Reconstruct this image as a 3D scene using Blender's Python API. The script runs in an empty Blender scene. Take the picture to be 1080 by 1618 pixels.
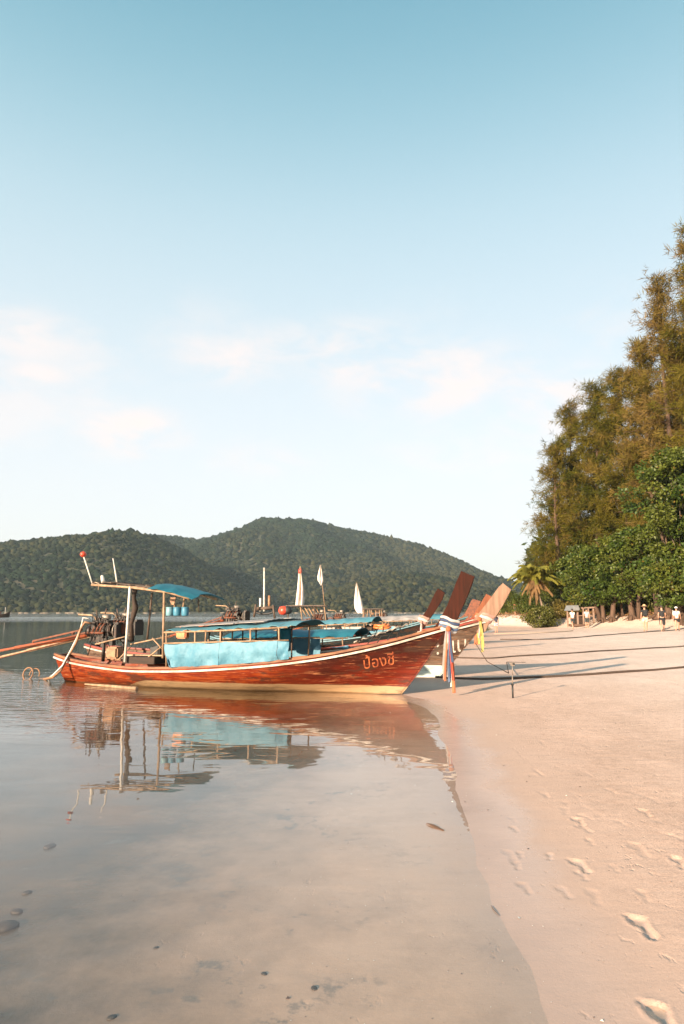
import bpy, bmesh, math, random
import numpy as np
from mathutils import Vector, Matrix
R = math.radians
rnd = random.Random(7)
rng = np.random.default_rng(11)
SC = bpy.context.scene
COL = SC.collection

# ---------------------------------------------------------------- camera, sky, sun, exposure
CAM_H, PITCH, FPX = 1.75, 8.28, 1079.0
cam_d = bpy.data.cameras.new('camera')
cam_d.sensor_fit = 'VERTICAL'; cam_d.sensor_height = 36.0; cam_d.lens = 36.0 * FPX / 1618.0
cam_d.clip_start = 0.05; cam_d.clip_end = 30000
cam = bpy.data.objects.new('camera', cam_d); COL.objects.link(cam)
cam.location = (0, 0, CAM_H); cam.rotation_euler = (R(90 + PITCH), 0, 0)
SC.camera = cam

SUN_AZ, SUN_EL = 222.0, 15.0
SUN_STRENGTH, EXPOSURE = 5.0, 1.38
world = bpy.data.worlds.new('World'); SC.world = world; world.use_nodes = True
def build_world():
    nt = world.node_tree; N = nt.nodes; L = nt.links; N.clear()
    out = N.new('ShaderNodeOutputWorld'); bg = N.new('ShaderNodeBackground'); bg.inputs['Strength'].default_value = 0.1
    L.new(bg.outputs[0], out.inputs[0])
    sky = N.new('ShaderNodeTexSky'); sky.sky_type = 'NISHITA'; sky.sun_disc = False
    sky.sun_elevation = R(SUN_EL); sky.sun_rotation = R(SUN_AZ); sky.air_density = 1.0; sky.dust_density = 3.0; sky.ozone_density = 1.5
    tc = N.new('ShaderNodeTexCoord'); sep = N.new('ShaderNodeSeparateXYZ'); L.new(tc.outputs['Generated'], sep.inputs[0])
    ramp = N.new('ShaderNodeValToRGB'); L.new(sep.outputs['Z'], ramp.inputs[0]); ramp.color_ramp.interpolation = 'B_SPLINE'
    def lin(c): return tuple(((x/255/12.92) if x/255 < .04045 else ((x/255+.055)/1.055)**2.4) for x in c)
    stops = [(0.0, (238, 232, 227)), (0.12, (236, 236, 237)), (0.26, (229, 234, 237)), (0.40, (211, 226, 232)), (0.52, (190, 216, 225)), (0.63, (148, 193, 206)), (0.74, (108, 166, 184)), (0.95, (80, 140, 166))]
    e = ramp.color_ramp.elements
    e[0].position = 0; e[0].color = (*lin(stops[0][1]), 1); e[1].position = stops[-1][0]; e[1].color = (*lin(stops[-1][1]), 1)
    for p, c in stops[1:-1]:
        k = e.new(p); k.color = (*lin(c), 1)
    sc = N.new('ShaderNodeVectorMath'); sc.operation = 'SCALE'; sc.inputs['Scale'].default_value = 4.75; L.new(ramp.outputs[0], sc.inputs[0])
    mixs = N.new('ShaderNodeMix'); mixs.data_type = 'RGBA'; mixs.inputs[0].default_value = 0.82
    L.new(sky.outputs[0], mixs.inputs[6]); L.new(sc.outputs[0], mixs.inputs[7])
    # thin clouds: noise over direction, flattened with height
    mp = N.new('ShaderNodeMapping'); mp.inputs['Scale'].default_value = (3.6, 3.6, 8.0); mp.inputs['Location'].default_value = (4.15, 1.7, 0.35)
    L.new(tc.outputs['Generated'], mp.inputs[0])
    nz = N.new('ShaderNodeTexNoise'); nz.inputs['Scale'].default_value = 1.35; nz.inputs['Detail'].default_value = 7; nz.inputs['Roughness'].default_value = 0.58; nz.inputs['Distortion'].default_value = 0.25
    L.new(mp.outputs[0], nz.inputs[0])
    cr = N.new('ShaderNodeMapRange'); cr.interpolation_type = 'SMOOTHSTEP'; cr.inputs[1].default_value = 0.50; cr.inputs[2].default_value = 0.72; L.new(nz.outputs[0], cr.inputs[0])
    b1 = N.new('ShaderNodeMapRange'); b1.interpolation_type = 'SMOOTHSTEP'; b1.inputs[1].default_value = 0.13; b1.inputs[2].default_value = 0.26; L.new(sep.outputs['Z'], b1.inputs[0])
    b2 = N.new('ShaderNodeMapRange'); b2.interpolation_type = 'SMOOTHSTEP'; b2.inputs[1].default_value = 0.47; b2.inputs[2].default_value = 0.34; b2.inputs[3].default_value = 0; b2.inputs[4].default_value = 1
    b2.inputs[1].default_value = 0.34; b2.inputs[2].default_value = 0.46; b2.inputs[3].default_value = 1; b2.inputs[4].default_value = 0.0
    L.new(sep.outputs['Z'], b2.inputs[0])
    m1 = N.new('ShaderNodeMath'); m1.operation = 'MULTIPLY'; L.new(b1.outputs[0], m1.inputs[0]); L.new(b2.outputs[0], m1.inputs[1])
    m2 = N.new('ShaderNodeMath'); m2.operation = 'MULTIPLY'; L.new(m1.outputs[0], m2.inputs[0]); L.new(cr.outputs[0], m2.inputs[1])
    m3 = N.new('ShaderNodeMath'); m3.operation = 'MULTIPLY'; L.new(m2.outputs[0], m3.inputs[0]); m3.inputs[1].default_value = 0.45
    # the soft pink cloud banks over the bay
    tot = None
    for (px, py, w, h, k) in [(20, 530, 7, 2.2, .8), (150, 545, 6, 1.6, .4), (350, 560, 6, 2.6, .8), (480, 550, 6, 2.0, .7), (560, 565, 6, 2.8, .9), (690, 600, 9, 3.2, .95), (880, 640, 9, 3.0, .9), (208, 684, 4.4, 2.2, 1.15), (60, 590, 3, 1.2, .8), (430, 725, 5, 1.6, .5), (760, 715, 8, 1.8, .6)]:
        u_ = (px-540)/FPX; v_ = (809-py)/FPX; pr = R(PITCH); d = Vector((u_, math.cos(pr) - v_*math.sin(pr), math.sin(pr) + v_*math.cos(pr))).normalized()
        su = N.new('ShaderNodeVectorMath'); su.operation = 'SUBTRACT'; L.new(tc.outputs['Generated'], su.inputs[0]); su.inputs[1].default_value = d
        mu = N.new('ShaderNodeVectorMath'); mu.operation = 'MULTIPLY'; L.new(su.outputs[0], mu.inputs[0]); mu.inputs[1].default_value = (1/R(w), 1/R(w), 1/R(h))
        ln = N.new('ShaderNodeVectorMath'); ln.operation = 'LENGTH'; L.new(mu.outputs[0], ln.inputs[0])
        q = N.new('ShaderNodeMapRange'); q.interpolation_type = 'SMOOTHERSTEP'; q.inputs[1].default_value = 1.6; q.inputs[2].default_value = 0; q.inputs[3].default_value = 0; q.inputs[4].default_value = k*.92; L.new(ln.outputs['Value'], q.inputs[0])
        if tot is None: tot = q.outputs[0]
        else:
            ad = N.new('ShaderNodeMath'); ad.operation = 'MAXIMUM'; L.new(tot, ad.inputs[0]); L.new(q.outputs[0], ad.inputs[1]); tot = ad.outputs[0]
    n2 = N.new('ShaderNodeTexNoise'); n2.inputs['Scale'].default_value = 2.6; n2.inputs['Detail'].default_value = 8; n2.inputs['Roughness'].default_value = .6; n2.inputs['Distortion'].default_value = .4; L.new(mp.outputs[0], n2.inputs[0])
    r2 = N.new('ShaderNodeMapRange'); r2.interpolation_type = 'SMOOTHSTEP'; r2.inputs[1].default_value = .35; r2.inputs[2].default_value = .66; L.new(n2.outputs[0], r2.inputs[0])
    mm = N.new('ShaderNodeMath'); mm.operation = 'MULTIPLY'; L.new(tot, mm.inputs[0]); L.new(r2.outputs[0], mm.inputs[1])
    m4 = N.new('ShaderNodeMath'); m4.operation = 'MAXIMUM'; m4.use_clamp = True; L.new(mm.outputs[0], m4.inputs[0]); L.new(m3.outputs[0], m4.inputs[1]); m3 = m4
    mixc = N.new('ShaderNodeMix'); mixc.data_type = 'RGBA'; L.new(m3.outputs[0], mixc.inputs[0]); L.new(mixs.outputs[2], mixc.inputs[6]); mixc.inputs[7].default_value = (4.25, 3.72, 3.56, 1)
    L.new(mixc.outputs[2], bg.inputs['Color'])
build_world()
_az = R(SUN_AZ); _el = R(SUN_EL)
SUN_DIR = Vector((math.sin(_az) * math.cos(_el), math.cos(_az) * math.cos(_el), math.sin(_el)))
sun_d = bpy.data.lights.new('sun', 'SUN'); sun_d.energy = SUN_STRENGTH; sun_d.angle = R(0.9); sun_d.color = (1.0, 0.775, 0.56)
sun = bpy.data.objects.new('sun', sun_d); COL.objects.link(sun); sun.location = (-30, -30, 40)
sun.rotation_euler = (-SUN_DIR).to_track_quat('-Z', 'Y').to_euler()
SC.view_settings.view_transform = 'Standard'; SC.view_settings.look = 'None'
SC.view_settings.exposure = EXPOSURE; SC.view_settings.gamma = 1.0; SC.view_settings.use_curve_mapping = False
SC.cycles.max_bounces = 12; SC.cycles.transparent_max_bounces = 24; SC.cycles.volume_bounces = 0

# ---------------------------------------------------------------- measuring: a pixel's ray, for reading real positions off the photograph
_p = R(PITCH)
def ray(px, py):
    u = (px - 540) / FPX; v = (809 - py) / FPX
    return Vector((u, math.cos(_p) - v * math.sin(_p), math.sin(_p) + v * math.cos(_p)))
EYE = Vector((0, 0, CAM_H))
def at(px, py, Y):
    d = ray(px, py); return EYE + d * (Y / d.y)
def ground(px, py, z=0.0):
    d = ray(px, py); return EYE + d * ((z - CAM_H) / d.z)

# ---------------------------------------------------------------- materials
def lin3(c): return tuple(((x/255/12.92) if x/255 < .04045 else ((x/255+.055)/1.055)**2.4) for x in c)
def M(name, col, rough=.6, col2=None, scale=4, stretch=(1, 1, 1), detail=5, lo=.35, hi=.65, bump=0, bumpscale=None, metal=0, spec=.5, coat=0, trans=0, attr=None, coords='Object', speck=None):
    m = bpy.data.materials.new(name); m.use_nodes = True; nt = m.node_tree; N = nt.nodes; L = nt.links
    b = N['Principled BSDF']; b.inputs['Roughness'].default_value = rough; b.inputs['Metallic'].default_value = metal
    b.inputs['Specular IOR Level'].default_value = spec; b.inputs['Coat Weight'].default_value = coat; b.inputs['Coat Roughness'].default_value = .15
    tc = N.new('ShaderNodeTexCoord'); mp = N.new('ShaderNodeMapping'); mp.inputs['Scale'].default_value = stretch; L.new(tc.outputs[coords], mp.inputs[0])
    nz = N.new('ShaderNodeTexNoise'); nz.inputs['Scale'].default_value = scale; nz.inputs['Detail'].default_value = detail; nz.inputs['Roughness'].default_value = .6; L.new(mp.outputs[0], nz.inputs[0])
    mr = N.new('ShaderNodeMapRange'); mr.inputs[1].default_value = lo; mr.inputs[2].default_value = hi; L.new(nz.outputs[0], mr.inputs[0])
    mx = N.new('ShaderNodeMix'); mx.data_type = 'RGBA'; L.new(mr.outputs[0], mx.inputs[0])
    c2 = col2 or tuple(x * .72 for x in col)
    mx.inputs[6].default_value = (*col, 1); mx.inputs[7].default_value = (*c2, 1)
    last = mx.outputs[2]
    if attr:
        at_ = N.new('ShaderNodeAttribute'); at_.attribute_name = attr
        mm = N.new('ShaderNodeMix'); mm.data_type = 'RGBA'; mm.blend_type = 'MULTIPLY'; mm.inputs[0].default_value = 1; L.new(last, mm.inputs[6]); L.new(at_.outputs['Color'], mm.inputs[7]); last = mm.outputs[2]
    if speck:
        n2 = N.new('ShaderNodeTexNoise'); n2.inputs['Scale'].default_value = speck[1]; n2.inputs['Detail'].default_value = 6; n2.inputs['Roughness'].default_value = .7; L.new(mp.outputs[0], n2.inputs[0])
        r2 = N.new('ShaderNodeMapRange'); r2.inputs[1].default_value = speck[2]; r2.inputs[2].default_value = speck[2] + .08; L.new(n2.outputs[0], r2.inputs[0])
        m2 = N.new('ShaderNodeMix'); m2.data_type = 'RGBA'; L.new(r2.outputs[0], m2.inputs[0]); L.new(last, m2.inputs[6]); m2.inputs[7].default_value = (*speck[0], 1); last = m2.outputs[2]
    L.new(last, b.inputs['Base Color'])
    if bump:
        bp = N.new('ShaderNodeBump'); bp.inputs['Strength'].default_value = 1; bp.inputs['Distance'].default_value = bump
        if bumpscale:
            n3 = N.new('ShaderNodeTexNoise'); n3.inputs['Scale'].default_value = bumpscale; n3.inputs['Detail'].default_value = 6; L.new(mp.outputs[0], n3.inputs[0]); L.new(n3.outputs[0], bp.inputs['Height'])
        else: L.new(nz.outputs[0], bp.inputs['Height'])
        L.new(bp.outputs[0], b.inputs['Normal'])
    if trans:
        t = N.new('ShaderNodeBsdfTranslucent'); L.new(last, t.inputs['Color']); ms = N.new('ShaderNodeMixShader'); ms.inputs[0].default_value = trans
        L.new(b.outputs[0], ms.inputs[1]); L.new(t.outputs[0], ms.inputs[2]); L.new(ms.outputs[0], N['Material Output'].inputs[0])
    return m

# ---------------------------------------------------------------- mesh helpers
def np_mesh(name, verts, faces, cols=None, smooth=False, colname='tint'):
    """verts (n,3) array, faces (m,k) array of equal corner count"""
    verts = np.asarray(verts, np.float32); faces = np.asarray(faces, np.int32); m, k = faces.shape
    me = bpy.data.meshes.new(name); me.vertices.add(len(verts)); me.vertices.foreach_set('co', verts.ravel())
    me.loops.add(m * k); me.loops.foreach_set('vertex_index', faces.ravel())
    me.polygons.add(m); me.polygons.foreach_set('loop_start', np.arange(m, dtype=np.int32) * k); 
    me.update(calc_edges=True)
    if smooth: me.polygons.foreach_set('use_smooth', np.ones(m, bool))
    if cols is not None:
        a = me.color_attributes.new(colname, 'FLOAT_COLOR', 'POINT'); c = np.ones((len(verts), 4), np.float32); c[:, :3] = cols; a.data.foreach_set('color', c.ravel())
    return me
class MB:
    """collects shapes into one mesh"""
    def __init__(s): s.v = []; s.f = []; s.sm = []
    def add(s, v, f, smooth=False):
        n = len(s.v); s.v += [tuple(p) for p in v]; s.f += [tuple(i + n for i in q) for q in f]; s.sm += [smooth] * len(f); return s
    def box(s, c, d, rot=None, bev=0):
        hx, hy, hz = d[0]/2, d[1]/2, d[2]/2; c = Vector(c)
        if bev:
            bm = bmesh.new(); bmesh.ops.create_cube(bm, size=1)
            for w in bm.verts: w.co = Vector((w.co.x*d[0], w.co.y*d[1], w.co.z*d[2]))
            bmesh.ops.bevel(bm, geom=bm.edges[:], offset=bev, segments=2, affect='EDGES')
            P = [w.co.copy() for w in bm.verts]; F = [[w.index for w in f.verts] for f in bm.faces]; bm.free()
        else:
            P = [Vector((x, y, z)) for x in (-hx, hx) for y in (-hy, hy) for z in (-hz, hz)]
            F = [(0, 1, 3, 2), (4, 6, 7, 5), (0, 4, 5, 1), (2, 3, 7, 6), (0, 2, 6, 4), (1, 5, 7, 3)]
        if rot is not None: P = [rot @ p for p in P]
        return s.add([p + c for p in P], F)
    def beam(s, a, b, w, h, up=(0, 0, 1)):
        a = Vector(a); b = Vector(b); d = (b - a); l = d.length; d.normalize(); up = Vector(up)
        if abs(d.dot(up)) > .98: up = Vector((1, 0, 0))
        x = up.cross(d).normalized(); z = d.cross(x)
        P = [p + x*i*w/2 + z*j*h/2 for p in (a, b) for i in (-1, 1) for j in (-1, 1)]
        return s.add(P, [(0, 1, 3, 2), (4, 6, 7, 5), (0, 4, 5, 1), (2, 3, 7, 6), (0, 2, 6, 4), (1, 5, 7, 3)])
    def tube(s, pts, r, n=8, cap=True):
        pts = [Vector(p) for p in pts]; rs = r if isinstance(r, (list, tuple)) else [r] * len(pts)
        V = []; F = []; prev = None
        for i, p in enumerate(pts):
            d = (pts[min(i+1, len(pts)-1)] - pts[max(i-1, 0)]);
            d = d.normalized() if d.length > 1e-9 else Vector((0, 0, 1))
            if prev is None:
                u = Vector((0, 0, 1)) if abs(d.z) < .9 else Vector((1, 0, 0)); x = u.cross(d).normalized()
            else: x = (prev - d * prev.dot(d)).normalized()
            prev = x; y = d.cross(x)
            for k in range(n):
                a = 2*math.pi*k/n; V.append(p + (x*math.cos(a) + y*math.sin(a)) * rs[i])
        for i in range(len(pts)-1):
            for k in range(n): F.append((i*n+k, i*n+(k+1) % n, (i+1)*n+(k+1) % n, (i+1)*n+k))
        s.add(V, F, True)
        if cap:
            b = len(s.v) - len(V); s.f.append(tuple(b+k for k in range(n))[::-1]); s.f.append(tuple(b+(len(pts)-1)*n+k for k in range(n))); s.sm += [False, False]
        return s
    def lathe(s, c, prof, n=16, axis=None):
        c = Vector(c); V = []; F = []; q = Vector((0, 0, 1)).rotation_difference(Vector(axis)) if axis is not None else None
        for r_, z in prof:
            for k in range(n):
                a = 2*math.pi*k/n; p = Vector((r_*math.cos(a), r_*math.sin(a), z)); V.append(c + (q @ p if q else p))
        for i in range(len(prof)-1):
            for k in range(n): F.append((i*n+k, i*n+(k+1) % n, (i+1)*n+(k+1) % n, (i+1)*n+k))
        return s.add(V, F, True)
    def prism(s, outline, y0, y1):
        """outline in x,z, extruded over y"""
        n = len(outline); V = [(x, y0, z) for x, z in outline] + [(x, y1, z) for x, z in outline]
        return s.add(V, [tuple(range(n)), tuple(range(2*n-1, n-1, -1))] + [(i, (i+1) % n + 0, (i+1) % n + n, i+n)[::-1] for i in range(n)])
    def grid(s, P, thick=None, smooth=True):
        """P[i][j] points; sheet, optionally given thickness along its normals"""
        ni, nj = len(P), len(P[0]); V = [Vector(p) for r_ in P for p in r_]; F = [(i*nj+j, (i+1)*nj+j, (i+1)*nj+j+1, i*nj+j+1) for i in range(ni-1) for j in range(nj-1)]
        if thick:
            nr = []
            for i in range(ni):
                for j in range(nj):
                    a = V[min(i+1, ni-1)*nj+j] - V[max(i-1, 0)*nj+j]; b = V[i*nj+min(j+1, nj-1)] - V[i*nj+max(j-1, 0)]
                    c = a.cross(b); nr.append(c.normalized() if c.length > 1e-12 else Vector((0, 0, 1)))
            W = [v - n_ * thick for v, n_ in zip(V, nr)]; o = ni*nj
            F2 = [tuple(x + o for x in f[::-1]) for f in F]
            s.add(V + W, F + F2, smooth); E = []
            for i in range(ni-1): E += [(i*nj, i*nj+o, (i+1)*nj+o, (i+1)*nj)]; E += [(i*nj+nj-1, (i+1)*nj+nj-1, (i+1)*nj+nj-1+o, i*nj+nj-1+o)]
            for j in range(nj-1): E += [(j, j+1, j+1+o, j+o)]; E += [((ni-1)*nj+j, (ni-1)*nj+j+o, (ni-1)*nj+j+1+o, (ni-1)*nj+j+1)]
            A = V + W
            for e in E: s.add([A[x] for x in e], [(0, 1, 2, 3)], False)
            return s
        return s.add(V, F, smooth)
    def mesh(s, name):
        me = bpy.data.meshes.new(name); me.from_pydata(s.v, [], s.f); me.polygons.foreach_set('use_smooth', s.sm); me.update()
        return me
def put(name, me, mat, parent=None, label=None, cat=None, group=None, kind=None, loc=None, rotz=None):
    if isinstance(me, MB): me = me.mesh(name)
    o = bpy.data.objects.new(name, me); COL.objects.link(o)
    if mat and not me.materials: me.materials.append(mat)
    if parent: o.parent = parent
    if loc is not None: o.location = loc
    if rotz is not None: o.rotation_euler = (0, 0, rotz)
    for k, v in (('label', label), ('category', cat), ('group', group), ('kind', kind)):
        if v: o[k] = v
    return o
def thing(name, label, cat, loc=(0, 0, 0), rotz=0, group=None):
    o = bpy.data.objects.new(name, None); COL.objects.link(o); o.location = loc; o.rotation_euler = (0, 0, rotz); o.empty_display_size = .2
    o['label'] = label; o['category'] = cat
    if group: o['group'] = group
    return o
def sstep(a, b, x):
    t = np.clip((x - a) / (b - a), 0, 1); return t * t * (3 - 2 * t)
def vnoise(x, y, seed=0, oct=4, pers=.5):
    """smooth value noise for numpy arrays"""
    r_ = np.zeros_like(x, dtype=float); amp = 1; tot = 0
    for o in range(oct):
        xi = np.floor(x).astype(np.int64); yi = np.floor(y).astype(np.int64); fx = x - xi; fy = y - yi; fx = fx*fx*(3-2*fx); fy = fy*fy*(3-2*fy)
        def h(a, b):
            n = (a * 374761393 + b * 668265263 + (seed + o*17) * 974634777) & 0xffffffff
            n = ((n ^ (n >> 13)) * 1274126177) & 0xffffffff; return ((n ^ (n >> 16)) & 0xffff) / 65535.0
        v = (h(xi, yi)*(1-fx) + h(xi+1, yi)*fx)*(1-fy) + (h(xi, yi+1)*(1-fx) + h(xi+1, yi+1)*fx)*fy
        r_ += amp * v; tot += amp; amp *= pers; x = x * 2.03 + 5.1; y = y * 2.03 + 9.7
    return r_ / tot
# ---------------------------------------------------------------- beach, sea bed, water
SHORE = [(-60, 9), (-20, 4), (0, 1.3), (3.2, .95), (4.4, .88), (7.0, 1.08), (9.3, 1.36), (12, 1.55), (13.6, 1.35), (14.9, .85), (17, .7), (20, 1.4), (28, 3.1), (36, 5.1), (50, 9.2), (66, 14.2), (82, 18.3), (96, 20.4), (110, 27), (160, 46), (260, 90), (420, 190), (700, 420), (1200, 900), (6000, 5000)]
_sy = np.array([p[0] for p in SHORE], float); _sx = np.array([p[1] for p in SHORE], float)
TY = [0, 30, 50, 60, 70, 75, 85, 95, 110, 160, 420]; TX = [60, 40, 29.5, 27, 25, 23.5, 21.5, 22.2, 31, 55, 230]   # foot of the trees
def shore_d(x, y):
    """signed distance to the waterline, + on land"""
    x = np.asarray(x, float); y = np.asarray(y, float); d = np.full(np.broadcast(x, y).shape, 1e9)
    for i in range(len(SHORE) - 1):
        ax, ay, bx, by = _sx[i], _sy[i], _sx[i+1], _sy[i+1]; ex, ey = bx-ax, by-ay; l2 = ex*ex + ey*ey
        t = np.clip(((x-ax)*ex + (y-ay)*ey) / l2, 0, 1); d = np.minimum(d, np.hypot(x-ax-t*ex, y-ay-t*ey))
    return np.where(x > np.interp(y, _sy, _sx), d, -d)
def base_z(x, y):
    d = shore_d(x, y) + (vnoise(np.asarray(x)*.7, np.asarray(y)*.7, 3) - .5) * .34
    land = np.interp(d, [0, .5, 3, 12, 20, 26, 60, 400, 4000], [0, .012, .085, .34, .60, .90, 1.5, 3, 8])
    tl = sstep(-5, 1, np.asarray(x, float) - np.interp(y, TY, TX)); tl = tl * sstep(20, 40, np.asarray(y, float)); land = land + (1.62 - land) * tl * (land < 1.62)
    sea = np.interp(d, [-600, -60, -14, -4, -1, 0], [-14, -4.0, -1.0, -.10, -.012, 0])
    z = np.where(d > 0, land, sea)
    z = z + (vnoise(np.asarray(x)*.22, np.asarray(y)*.22, 5) - .5) * .10 * sstep(1.5, 10, d)
    z = z + (vnoise(np.asarray(x)*1.6, np.asarray(y)*1.6, 6) - .5) * (.012 * sstep(.2, 3, np.abs(d)))
    z = z + (vnoise(np.asarray(x)*4, np.asarray(y)*2.4, 8) - .5) * .05 * sstep(9, 20, d)
    return z
def gz(x, y): return float(base_z(np.array([x]), np.array([y]))[0])
def on_ground(px, py):
    z = 0.0
    for _ in range(14):
        p = ground(px, py, z); z = z + .6 * (gz(p.x, p.y) - z)
    return Vector((p.x, p.y, gz(p.x, p.y)))
# footprints: pixel of the middle, length, heading of the toes in degrees left of straight ahead, depth
PRINTS = [(1015, 1464, .36, 28, .030), (917, 1368, .33, 34, .022), (1048, 1612, .36, 26, .034), (914, 1298, .30, 28, .018), (861, 1256, .26, 30, .012), (851, 1221, .24, 36, .012),
          (1019, 1284, .30, 20, .018), (980, 1300, .26, 40, .007), (1008, 1342, .40, 20, .010), (1066, 1322, .22, 60, .012), (1072, 1362, .30, 5, .022), (965, 1250, .26, 30, .012), (1022, 1196, .26, 30, .014),
          (822, 1194, .24, 30, .008), (930, 1224, .22, 30, .006), (955, 1210, .2, 30, .006), (1034, 1265, .26, 10, .010), (985, 1165, .26, 30, .010), (905, 1160, .24, 35, .007), (1050, 1215, .26, 20, .010), (960, 1140, .25, 25, .010), (1020, 1130, .28, 20, .012), (870, 1130, .24, 30, .008)]
_fr = random.Random(21)
for _k in range(46):
    _y = _fr.uniform(1095, 1420); PRINTS.append((_fr.uniform(800 + (_y < 1200)*10, 1090), _y, _fr.uniform(.16, .30), _fr.uniform(-10, 80), _fr.choice([.004, .006, .008, .010])))
def carve(X, Y, Z):
    for px, py, ln, ang, dep in PRINTS:
        ln *= 1.05; ang = (ang - 28) * .5
        c = on_ground(px, py); a = R(90 + ang); ux, uy = math.cos(a), math.sin(a)
        m = (np.abs(X - c.x) < .5) & (np.abs(Y - c.y) < .5)
        if not m.any(): continue
        x = X[m] - c.x; y = Y[m] - c.y; x = x + .012*(vnoise(X[m]*22, Y[m]*22, 2)-.5); ln_ = ln*.82; lo = (x*ux + y*uy) / ln_; la = (x*uy - y*ux) / ln_
        def ell(cx, cy, rx, ry): return np.hypot((lo-cx)/rx, (la-cy)/ry)
        ball = ell(.22, 0, .24, .165); heel = ell(-.34, .01, .18, .115); arch = ell(-.05, .035, .30, .085)
        toes = np.minimum.reduce([ell(.47 - .045*i*.9, -.13 + .075*i, .060, .042) for i in range(5)])
        q = np.minimum.reduce([ball, heel, arch]); pit = 1 - sstep(.72, 1.08, q); pt = 1 - sstep(.6, 1.15, toes)
        rim = np.exp(-((q - 1.22) / .16) ** 2) * .42
        deep = 1 + .6*np.exp(-ell(.34, 0, .16, .2)**2) + .4*np.exp(-ell(-.4, 0, .12, .14)**2)
        Z[m] += dep * .36 * (-(np.maximum(pit*deep, pt*.9)) + rim * (1-pt) + (vnoise(X[m]*45, Y[m]*45, 4)-.5)*.5*np.exp(-(q-1)**2*3))
    return Z
def axis(lo, hi, dlo, dhi, step, g):
    a = list(np.arange(dlo, dhi, step)); s = step; v = a[-1]
    while v < hi: s *= g; v += s; a.append(min(v, hi))
    s = step; v = dlo; b = []
    while v > lo: s *= g; v -= s; b.append(max(v, lo))
    return np.array(b[::-1] + a)
def build_ground():
    xs = axis(-6000, 6000, .7, 2.75, .016, 1.07); ys = axis(-400, 6000, 2.8, 6.2, .019, 1.042)
    X, Y = np.meshgrid(xs, ys); Z = base_z(X, Y); Z = carve(X, Y, Z)
    nx, ny = len(xs), len(ys); i = np.arange(ny-1)[:, None]*nx + np.arange(nx-1)[None, :]
    F = np.stack([i, i+1, i+nx+1, i+nx], -1).reshape(-1, 4); print('ground', nx*ny)
    D = shore_d(X, Y).ravel(); c = np.stack([D/100+.5, D*0, D*0], -1)
    return np_mesh('beach_sand', np.stack([X, Y, Z], -1).reshape(-1, 3), F, c, True, 'shore')
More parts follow.
